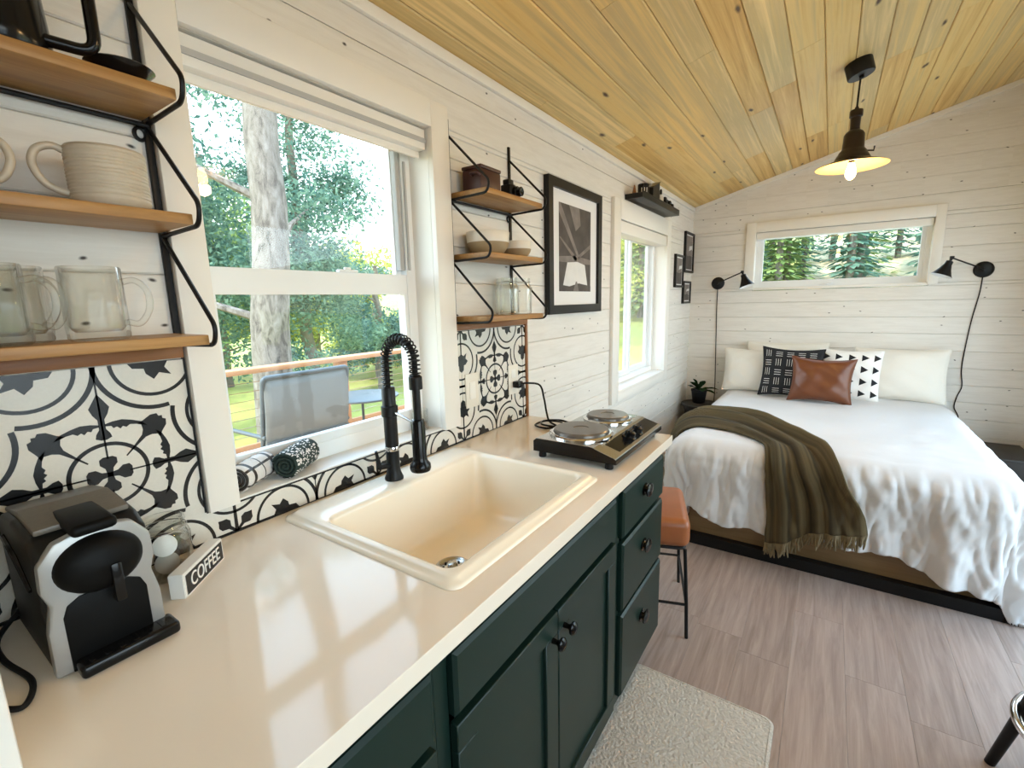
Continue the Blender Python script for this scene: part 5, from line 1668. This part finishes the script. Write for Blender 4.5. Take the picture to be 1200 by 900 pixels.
make_right_box()

def sconce(label, px, pz, jx, jy, jz, aim, cord):
    r = thing('wall_sconce', label, 'wall lamp', (px, D, pz), 'black swing arm wall lamps above the bed')
    mb = MB(); mb.lathe([(0.0, 0.0), (0.054, 0.0), (0.055, 0.004), (0.050, 0.014), (0.040, 0.020), (0.0, 0.022)], 36, (px, D-0.0005, pz), mtx=Matrix.Rotation(PI/2, 4, 'X')); mb.build('backplate', M['black'], r)
    mb = MB()
    mb.lathe([(0.010, 0.0), (0.010, 0.02), (0.0, 0.022)], 14, (px, D-0.02, pz), mtx=Matrix.Rotation(PI/2, 4, 'X'))
    mb.tube([(px, D-0.032, pz), (jx, jy, jz)], 0.0052, 10)
    mb.box((jx-0.012, jy-0.010, jz-0.010), (jx+0.012, jy+0.010, jz+0.012), 0, 0.003)
    mb.build('arm', M['black'], r)
    aim = Vector(aim).normalized()
    Mx = aim.to_track_quat('Z', 'Y').to_matrix().to_4x4()
    o = Vector((jx, jy, jz))+aim*0.006
    mb = MB()
    mb.lathe([(0.008, 0.0), (0.008, 0.014), (0.020, 0.018), (0.022, 0.044), (0.026, 0.052), (0.034, 0.074), (0.054, 0.112), (0.060, 0.118), (0.061, 0.121)], 36, tuple(o), mtx=Mx, cap1=False)
    s = mb.build('shade', M['black'], r)
    mb = MB(); mb.lathe([(0.0, 0.050), (0.022, 0.052), (0.031, 0.074), (0.051, 0.112), (0.0585, 0.1195), (0.061, 0.121)], 36, tuple(o), mtx=Mx, cap1=False); mb.build('shade_lining', M['lamp_white'], s)
    mb = MB(); mb.lathe([(0.009, 0.050), (0.010, 0.062), (0.019, 0.082), (0.017, 0.100), (0.0, 0.108)], 20, tuple(o), mtx=Mx); mb.build('bulb', M['bulb_off'], r)
    mb = MB(); mb.tube(smooth_path([(px, D-0.006, pz-0.05)]+cord, 8), 0.0034, 8); mb.build('cord', M['blackmatte'], r)
sconce('black wall lamp to the left of the low window', 0.235, 1.541, 0.452, 4.430, 1.622, (0.36, -0.10, -1.0),
       [(0.236, D-0.006, 1.30), (0.243, D-0.006, 1.05), (0.250, D-0.006, 0.80), (0.256, D-0.008, 0.55), (0.250, D-0.008, 0.40)])
sconce('black wall lamp to the right of the low window', 1.954, 1.566, 1.757, 4.430, 1.648, (-0.38, -0.10, -1.0),
       [(1.950, D-0.006, 1.40), (1.930, D-0.006, 1.22), (1.918, D-0.006, 1.02), (1.915, D-0.006, 0.86), (1.930, D-0.006, 0.74), (1.912, D-0.006, 0.66), (1.905, D-0.006, 0.58), (1.935, D-0.006, 0.50), (1.905, D-0.008, 0.40), (1.90, D-0.008, 0.2)])

# ------------------------------------------------------------------ pendant
def make_pendant(y, label):
    x = 1.116
    zt = zceil(x)
    r = thing('pendant_lamp', label, 'lamp', (x, y, zt))
    th = math.atan(SL)
    Mx = Matrix.Rotation(PI-th, 4, 'Y')       # local z points down out of the ceiling
    Mx = Matrix.Rotation(-th, 4, 'Y') @ Matrix.Rotation(PI, 4, 'X')
    mb = MB(); mb.lathe([(0.0, 0.0005), (0.056, 0.0005), (0.057, 0.006), (0.057, 0.062), (0.054, 0.067), (0.0, 0.068)], 40, (x-0.006, y, zt), mtx=Mx)
    c = mb.build('canopy', M['black'], r)
    mb = MB(); mb.lathe([(0.010, 0.067), (0.010, 0.078), (0.006, 0.082), (0.0, 0.082)], 16, (x-0.006, y, zt), mtx=Mx); mb.build('cord_grip', M['black'], c)
    ztip = 2.312
    mb = MB(); mb.tube(smooth_path([(x+0.010, y, zt-0.072), (x+0.008, y, zt-0.12), (x+0.006, y, ztip)], 8), 0.0042, 8); mb.build('cord', M['blackmatte'], r)
    xx = x+0.006
    mb = MB()
    prof = [(0.0, 2.318), (0.008, 2.316), (0.010, 2.304), (0.026, 2.302), (0.028, 2.298), (0.028, 2.272), (0.022, 2.268), (0.0205, 2.225), (0.022, 2.212), (0.036, 2.202), (0.043, 2.190), (0.046, 2.128), (0.050, 2.120), (0.058, 2.112), (0.060, 2.104), (0.066, 2.095), (0.074, 2.082), (0.078, 2.072)]
    mb.lathe(prof, 48, (xx, y, 0), cap0=False, cap1=False)
    for k in range(1):
        a = 0.2
        mb.tube([(xx+0.050*cos(a), y+0.05*sin(a), 2.112), (xx+0.086*cos(a), y+0.086*sin(a), 2.108), (xx+0.088*cos(a), y+0.088*sin(a), 2.128)], 0.004, 8)
    mb.build('housing', M['lamp_body'], r)
    mb = MB()
    mb.lathe([(0.074, 2.078), (0.080, 2.072), (0.105, 2.062), (0.150, 2.046), (0.153, 2.043)], 56, (xx, y, 0), cap0=False, cap1=False)
    s = mb.build('shade', M['lamp_body'], r)
    mb = MB(); mb.lathe([(0.0, 2.082), (0.040, 2.080), (0.078, 2.068), (0.105, 2.058), (0.150, 2.042), (0.153, 2.043)], 56, (xx, y, 0), cap0=False, cap1=False); mb.build('shade_lining', M['lamp_inner'], s)
    mb = MB(); mb.lathe([(0.013, 2.078), (0.013, 2.060)], 16, (xx, y, 0)); mb.build('socket', M['black'], r)
    mb = MB(); mb.lathe([(0.012, 2.060), (0.014, 2.050), (0.021, 2.030), (0.023, 2.012), (0.020, 1.996), (0.010, 1.984), (0.0, 1.981)], 24, (xx, y, 0)); mb.build('bulb', M['bulb'], r)
    l = bpy.data.lights.new('pendant_glow', 'POINT'); l.energy = 3.0; l.color = (1.0, 0.62, 0.26); l.shadow_soft_size = 0.03
    o = bpy.data.objects.new('pendant_glow', l); COL.objects.link(o); o.location = (xx, y, 1.965)
make_pendant(3.0, 'dark metal pendant lamp with a lit bulb, hanging in front of the bed')
make_pendant(1.10, 'second dark metal pendant lamp, over the kitchen floor, reflected in the kitchen window')

# ------------------------------------------------------------------ seats and mat
def make_leather_stool():
    cx, cy = 0.470, 1.99
    r = thing('counter_stool', 'orange tan leather stool with black wire legs behind the drawers', 'stool', (cx, cy, 0))
    Rz = Matrix.Rotation(math.radians(19), 3, 'Z')
    def P(x, y, z):
        q = Rz @ Vector((x, y, 0)); return (cx+q.x, cy+q.y, z)
    mb = MB(); mb.box((-0.168, -0.195, -0.062), (0.168, 0.195, 0.062), 0, 0.034, 5, rot=Rz, at=(cx, cy, 0.458)); mb.build('seat', M['stool_leather'], r)
    mb = MB(); mb.tube(fillet([P(-0.15, -0.17, 0.388), P(0.15, -0.17, 0.388), P(0.15, 0.17, 0.388), P(-0.15, 0.17, 0.388), P(-0.15, -0.17, 0.388)], 0.03), 0.007, 10)
    mb.build('seat_frame', M['black'], r)
    for sx in (-1, 1):
        for sy in (-1, 1):
            mb = MB(); mb.tube([P(sx*0.150, sy*0.175, 0.388), P(sx*0.162, sy*0.198, 0.15), P(sx*0.167, sy*0.205, 0.0)], 0.0075, 10); mb.build('leg', M['black'], r)
    mb = MB()
    z = 0.15
    for a, b in (((-1, -1), (1, -1)), ((1, -1), (1, 1)), ((1, 1), (-1, 1)), ((-1, 1), (-1, -1))):
        mb.tube([P(a[0]*0.162, a[1]*0.198, z), P(b[0]*0.162, b[1]*0.198, z)], 0.006, 8)
    mb.build('stretcher', M['black'], r)
make_leather_stool()
def make_black_stool():
    cx, cy = 1.82, 1.70
    r = thing('bar_stool', 'black bar stool with tapered legs and a chrome foot ring at the right edge', 'stool', (cx, cy, 0))
    mb = MB(); mb.lathe([(0.0, 0.63), (0.16, 0.63), (0.175, 0.640), (0.175, 0.665), (0.16, 0.680), (0.0, 0.685)], 40, (cx, cy, 0)); mb.build('seat', M['black'], r)
    for k in range(4):
        a = math.radians(157)+k*PI/2
        mb = MB(); mb.tube([(cx+0.235*cos(a), cy+0.235*sin(a), 0.0), (cx+0.10*cos(a), cy+0.10*sin(a), 0.635)], [0.013, 0.022], 14); mb.build('leg', M['black'], r)
    mb = MB(); R_ = 0.205
    mb.tube([(cx+R_*cos(2*PI*k/48), cy+R_*sin(2*PI*k/48), 0.235) for k in range(48)], 0.0115, 12, closed=True); mb.build('foot_ring', M['chrome'], r)
make_black_stool()
def make_mat():
    mb = MB()
    x0, x1, y0, y1 = 0.555, 1.045, 0.62, 1.595
    bm = bmesh.new()
    pts = rrect(x1-x0, y1-y0, 0.03, 6, (x0+x1)/2, (y0+y1)/2)
    loops = []
    for k, (ins, z) in enumerate(((0.0, 0.0005), (0.0, 0.008), (0.004, 0.013), (0.010, 0.015), (0.012, 0.0135), (0.016, 0.0150))):
        loops.append([Vector((((p[0]-(x0+x1)/2)*(1-2*ins/(x1-x0))+(x0+x1)/2), ((p[1]-(y0+y1)/2)*(1-2*ins/(y1-y0))+(y0+y1)/2), z)) for p in pts])
    bm.free()
    mb.grid(loops, 0, True, close_u=True)
    n = len(pts); b = len(mb.v)-n
    mb.f.append([b+k for k in range(n)]); mb.m.append(0); mb.s.append(True)
    o = mb.build('kitchen_mat', M['rug'])
    tag(o, 'cream textured kitchen mat on the floor in front of the green cabinets', 'mat')
make_mat()

# ------------------------------------------------------------------ outside
def make_ground():
    mb = MB()
    n = 40
    def h(x, y):
        z = -0.55
        z += max(0, (y-9))*0.20+0.4*max(0, (x-0.5))*max(0, min(1, (y-10)/10))*0.16
        return z
    rows = [[Vector((-40+80*i/n, -25+75*j/n, h(-40+80*i/n, -25+75*j/n))) for j in range(n+1)] for i in range(n+1)]
    mb.grid(rows, 0, True)
    for k, f in enumerate(mb.f):
        c = sum((Vector(mb.v[i]) for i in f), Vector())/4
        if c.y > 15 and c.x > 0.8: mb.m[k] = 1
        elif c.x > -1.5 and c.y < 11: mb.m[k] = 2  # added neutral patch by the right wall, in place of lawn, for bounce light
    o = mb.build('ground', [M['grass'], M['hill'], M['bounce_ground']]); structure(o)
make_ground()
def make_deck():
    mb = MB()
    x = -0.16
    while x > -2.75:
        mb.box((x-0.136, -2.5, -0.075), (x, 6.0, -0.04), 0, 0.002, 1)
        x -= 0.142
    o = mb.build('deck_floor', M['deck']); structure(o, 'orange cedar deck outside the long wall', 'deck')
    r = thing('deck_railing', 'orange wooden deck railing outside the kitchen window', 'railing', (-2.6, 1.8, -0.04))
    mb = MB(); mb.box((-2.655, -2.5, 0.925), (-2.515, 6.0, 0.963), 0, 0.004); mb.build('top_rail', M['deck'], r)
    mb = MB(); mb.box((-2.605, -2.5, 0.285), (-2.567, 6.0, 0.365), 0, 0.003); mb.build('bottom_rail', M['deck'], r)
    for y in (-1.4, 0.62, 2.62, 4.62):
        mb = MB(); mb.box((-2.635, y-0.045, -0.04), (-2.545, y+0.045, 0.924), 0, 0.003); mb.build('post', M['deck'], r)
    mb = MB()
    for k in range(7):
        z = 0.43+k*0.07
        mb.tube([(-2.586, -2.5, z), (-2.586, 6.0, z)], 0.0025, 5)
    mb.build('cable', M['steel'], r)
make_deck()
def make_patio_set():
    x, y = -1.62, 1.655
    r = thing('patio_chair', 'grey sling patio chair with its back to the kitchen window', 'chair', (x, y, -0.04))
    w = 0.285
    mb = MB()
    rows = []
    for i in range(11):
        t = i/10
        rows.append([Vector((x-0.05+0.10*t+0.03*sin(PI*t), y-w+2*w*j/10, 0.44+0.57*t)) for j in range(11)])
    mb.grid(rows, 0, True); o = mb.build('backrest', M['chair_mesh'], r)
    so = o.modifiers.new('thickness', 'SOLIDIFY'); so.thickness = 0.006
    mb = MB()
    for z in (0.62, 0.80): mb.box((x+0.018, y-w, z), (x+0.030, y+w, z+0.008), 0, 0.001, 1)
    mb.build('back_seam', M['chair_metal'], r)
    mb = MB(); mb.box((x-0.52, y-w, 0.395), (x-0.05, y+w, 0.405), 0, 0.002); mb.build('seat', M['chair_mesh'], r)
    mb = MB()
    mb.tube(fillet([(x-0.06, y-w, 0.40), (x+0.055, y-w, 1.02), (x+0.055, y+w, 1.02), (x-0.06, y+w, 0.40)], 0.03), 0.014, 10)
    mb.build('back_frame', M['chair_metal'], r)
    for s in (-1, 1):
        for (px, py) in ((x+0.06, s*0.0), (x-0.50, 0.0)):
            mb = MB(); mb.tube([(x-0.05 if px > x else x-0.48, y+s*w, 0.42), (px, y+s*(w+0.01), -0.04)], 0.014, 10); mb.build('leg', M['chair_metal'], r)
        mb = MB(); mb.tube(fillet([(x+0.02, y+s*w, 0.66), (x-0.46, y+s*(w+0.01), 0.66), (x-0.48, y+s*w, 0.40)], 0.05), 0.013, 10); mb.build('arm', M['chair_metal'], r)
    x, y = -2.02, 2.42
    r = thing('patio_table', 'round grey patio table on the deck beside the patio chair', 'table', (x, y, -0.04))
    mb = MB(); mb.lathe([(0.0, 0.675), (0.26, 0.675), (0.27, 0.680), (0.27, 0.690), (0.262, 0.695), (0.0, 0.695)], 40, (x, y, 0)); mb.build('tabletop', M['chair_metal'], r)
    for k in range(3):
        a = 0.5+k*2*PI/3
        mb = MB(); mb.tube([(x+0.20*cos(a), y+0.20*sin(a), 0.675), (x+0.24*cos(a), y+0.24*sin(a), -0.04)], 0.012, 10); mb.build('leg', M['chair_metal'], r)
make_patio_set()

def leaf_cloud(mb, rng, c, rad, n, size, squash=0.8, droop=0.0, mat=0):
    for _ in range(n):
        while True:
            p = Vector((rng.uniform(-1, 1), rng.uniform(-1, 1), rng.uniform(-1, 1)))
            if p.length < 1: break
        p = p*(0.35+0.65*rng.random()**0.4)
        p = Vector((p.x*rad[0], p.y*rad[1], p.z*rad[2]))
        q = Vector(c)+p
        s = size*rng.uniform(0.6, 1.5)
        d1 = Vector((rng.gauss(0, 1), rng.gauss(0, 1), rng.gauss(0, 1)*squash-droop)).normalized()
        d2 = d1.cross(Vector((rng.gauss(0, 1), rng.gauss(0, 1), rng.gauss(0, 1)))).normalized()*0.5
        mb.add([q-d1*s, q+d2*s*0.8, q+d1*s, q-d2*s*0.8], [[0, 1, 2, 3]], mat)
def tree(name, label, base, h, trunk_r, blobs, leafm, barkm, seed, size=0.06, group='trees outside the windows', lean=(0, 0)):
    rng = random.Random(seed)
    r = thing(name, label, 'tree', base, group)
    b = Vector(base)
    mb = MB()
    m = 14
    pts = [b+Vector((lean[0]*i/m+0.03*sin(i*1.3+seed), lean[1]*i/m+0.03*sin(i*1.7+seed*2), h*i/m)) for i in range(m+1)]
    mb.tube(pts, [trunk_r*(1-0.55*i/m) for i in range(m+1)], 16)
    for (c, rad, n) in blobs[:10]:
        q = b+Vector(c)
        s = pts[min(m, max(1, int((q.z-b.z-rad[2]*0.6)/h*m)))]
        mb.tube([s, s.lerp(q, 0.5)+Vector((0, 0, 0.1)), q], [trunk_r*0.22, trunk_r*0.14, trunk_r*0.05], 6)
    mb.build('trunk', barkm, r)
    mb = MB()
    for (c, rad, n) in blobs: leaf_cloud(mb, rng, b+Vector(c), rad, int(n*2.1), size*0.72)
    o = mb.build('foliage', leafm, r, fix=False)
    return r
def blobs(rng, n, spread, z0, z1, rad, count):
    out = []
    for k in range(n):
        a = rng.uniform(0, 2*PI); d = rng.uniform(0.2, 1)*spread
        z = rng.uniform(z0, z1)
        s = rng.uniform(0.7, 1.3)
        out.append(((cos(a)*d, sin(a)*d, z), (rad*s, rad*s, rad*s*0.6), count))
    return out
rg = random.Random(31)
# the big pale trunk just past the railing
tree('pine_tree', 'large pale barked tree trunk just outside the kitchen window', (-3.9, 2.62, -0.55), 8.5, 0.215,
     [((-0.9, -0.9, 3.6), (0.7, 0.8, 0.4), 420), ((-0.6, 1.1, 3.2), (0.7, 0.9, 0.4), 420), ((-1.3, 0.9, 2.4), (0.8, 0.9, 0.5), 420), ((-1.2, -1.0, 2.2), (0.8, 0.8, 0.5), 420), ((-1.0, 0.2, 4.6), (0.9, 0.9, 0.5), 350), ((-1.0, -1.1, 4.8), (0.8, 0.9, 0.5), 350)], M['leaf_blue'], M['bark'], 3, 0.055, lean=(0.1, 0.55))
tree('fir_tree', 'blue green fir tree right of the pale trunk', (-6.4, 4.75, -0.6), 5.4, 0.12, blobs(rg, 26, 0.85, 1.0, 5.6, 0.70, 420), M['leaf_blue'], M['bark_dark'], 5, 0.055)
tree('fir_tree', 'low blue green fir tree at the right of the upper kitchen pane', (-7.6, 7.3, -0.6), 2.9, 0.10, blobs(rg, 18, 0.95, 0.8, 3.0, 0.65, 420), M['leaf_blue'], M['bark_dark'], 15, 0.06)
tree('fir_tree', 'blue green fir tree left of the pale trunk', (-6.6, 2.9, -0.6), 7.0, 0.14, blobs(rg, 40, 1.15, 1.2, 6.4, 0.80, 420), M['leaf_blue'], M['bark_dark'], 6, 0.055)
tree('leafy_tree', 'yellow green tree far behind the deck, seen through the kitchen window', (-13.0, 9.2, -0.6), 4.6, 0.16, blobs(rg, 16, 2.3, 1.2, 3.6, 1.2, 420), M['leaf_yellow'], M['bark_dark'], 7, 0.11)
tree('leafy_tree', 'mid green tree behind the patio chair', (-11.5, 5.6, -0.6), 5.6, 0.16, blobs(rg, 18, 2.2, 1.0, 4.6, 1.2, 420), M['leaf_green'], M['bark_dark'], 8, 0.10)
tree('leafy_tree', 'green tree far left through the kitchen window', (-11.0, 2.2, -0.6), 7.0, 0.16, blobs(rg, 18, 2.0, 1.0, 6.4, 1.2, 420), M['leaf_green'], M['bark_dark'], 9, 0.10)
tree('leafy_tree', 'yellow green bush seen low through the kitchen window', (-9.0, 8.4, -0.6), 2.4, 0.10, blobs(rg, 10, 1.3, 0.4, 1.6, 0.8, 380), M['leaf_yellow'], M['bark_dark'], 10, 0.08)
# seen through the side window
tree('leafy_tree', 'yellow green tree seen through the side window', (-5.2, 11.5, -0.6), 4.6, 0.14, blobs(rg, 16, 1.7, 1.4, 4.6, 0.95, 420), M['leaf_yellow'], M['bark_dark'], 12, 0.075)
tree('leafy_tree', 'pale green tree seen through the side window behind the yellow one', (-7.6, 15.0, -0.6), 5.6, 0.14, blobs(rg, 16, 2.4, 1.4, 5.4, 1.3, 420), M['leaf_yellow'], M['bark_dark'], 13, 0.10)
# wooded slope behind the bed window
def conifer(label, base, h, w, seed, leafm):
    rng = random.Random(seed)
    r = thing('conifer', label, 'tree', base, 'conifers on the slope behind the bed window')
    b = Vector(base)
    mb = MB(); mb.tube([b-Vector((0, 0, 0.3)), b+Vector((0, 0, h*0.5)), b+Vector((0, 0, h))], [0.11, 0.08, 0.02], 10); mb.build('trunk', M['bark'], r)
    mb = MB()
    n = 34
    for k in range(n):
        t = 0.05+0.95*k/n
        rad = w*(1-t)**0.8*rng.uniform(0.75, 1.1)
        for q in range(int(10+60*(1-t))):
            a = rng.uniform(0, 2*PI); d = rad*rng.uniform(0.15, 1)
            c = b+Vector((cos(a)*d, sin(a)*d, h*t-0.22*d))
            s = 0.20*rng.uniform(0.6, 1.3)
            o = Vector((cos(a), sin(a), -0.35)).normalized(); sd = Vector((-sin(a), cos(a), 0.0))*0.35
            mb.add([c-o*s*0.4, c+sd*s, c+o*s, c-sd*s], [[0, 1, 2, 3]])
    mb.build('foliage', leafm, r, fix=False)
rc = random.Random(77)
def gz(x, y): return -0.55+max(0, (y-9))*0.20+0.4*max(0, (x-0.5))*max(0, min(1, (y-10)/10))*0.16
def conifers():
    words_d = ['nearest row', 'second row', 'third row', 'fourth row', 'far row']
    k = 0
    for row, (yy, n, x0, x1) in enumerate(((16.0, 5, -5.2, 2.2), (18.5, 7, -7.5, 4.2), (21.5, 8, -9, 4.6), (25.5, 8, -11, 6.5), (30.0, 8, -13, 9.5))):
        for i in range(n):
            x = x0+(x1-x0)*(i+0.5)/n+rc.uniform(-0.3, 0.3); y = yy+rc.uniform(-0.7, 0.7)
            ordn = ['first', 'second', 'third', 'fourth', 'fifth', 'sixth', 'seventh', 'eighth'][i]
            conifer('%s conifer from the left in the %s on the slope behind the bed window' % (ordn, words_d[row]), (x, y, gz(x, y)), rc.uniform(6.5, 9.5), rc.uniform(0.85, 1.25), 100+k, M['leaf_blue'] if k % 3 else M['leaf_green'])
            k += 1
conifers()
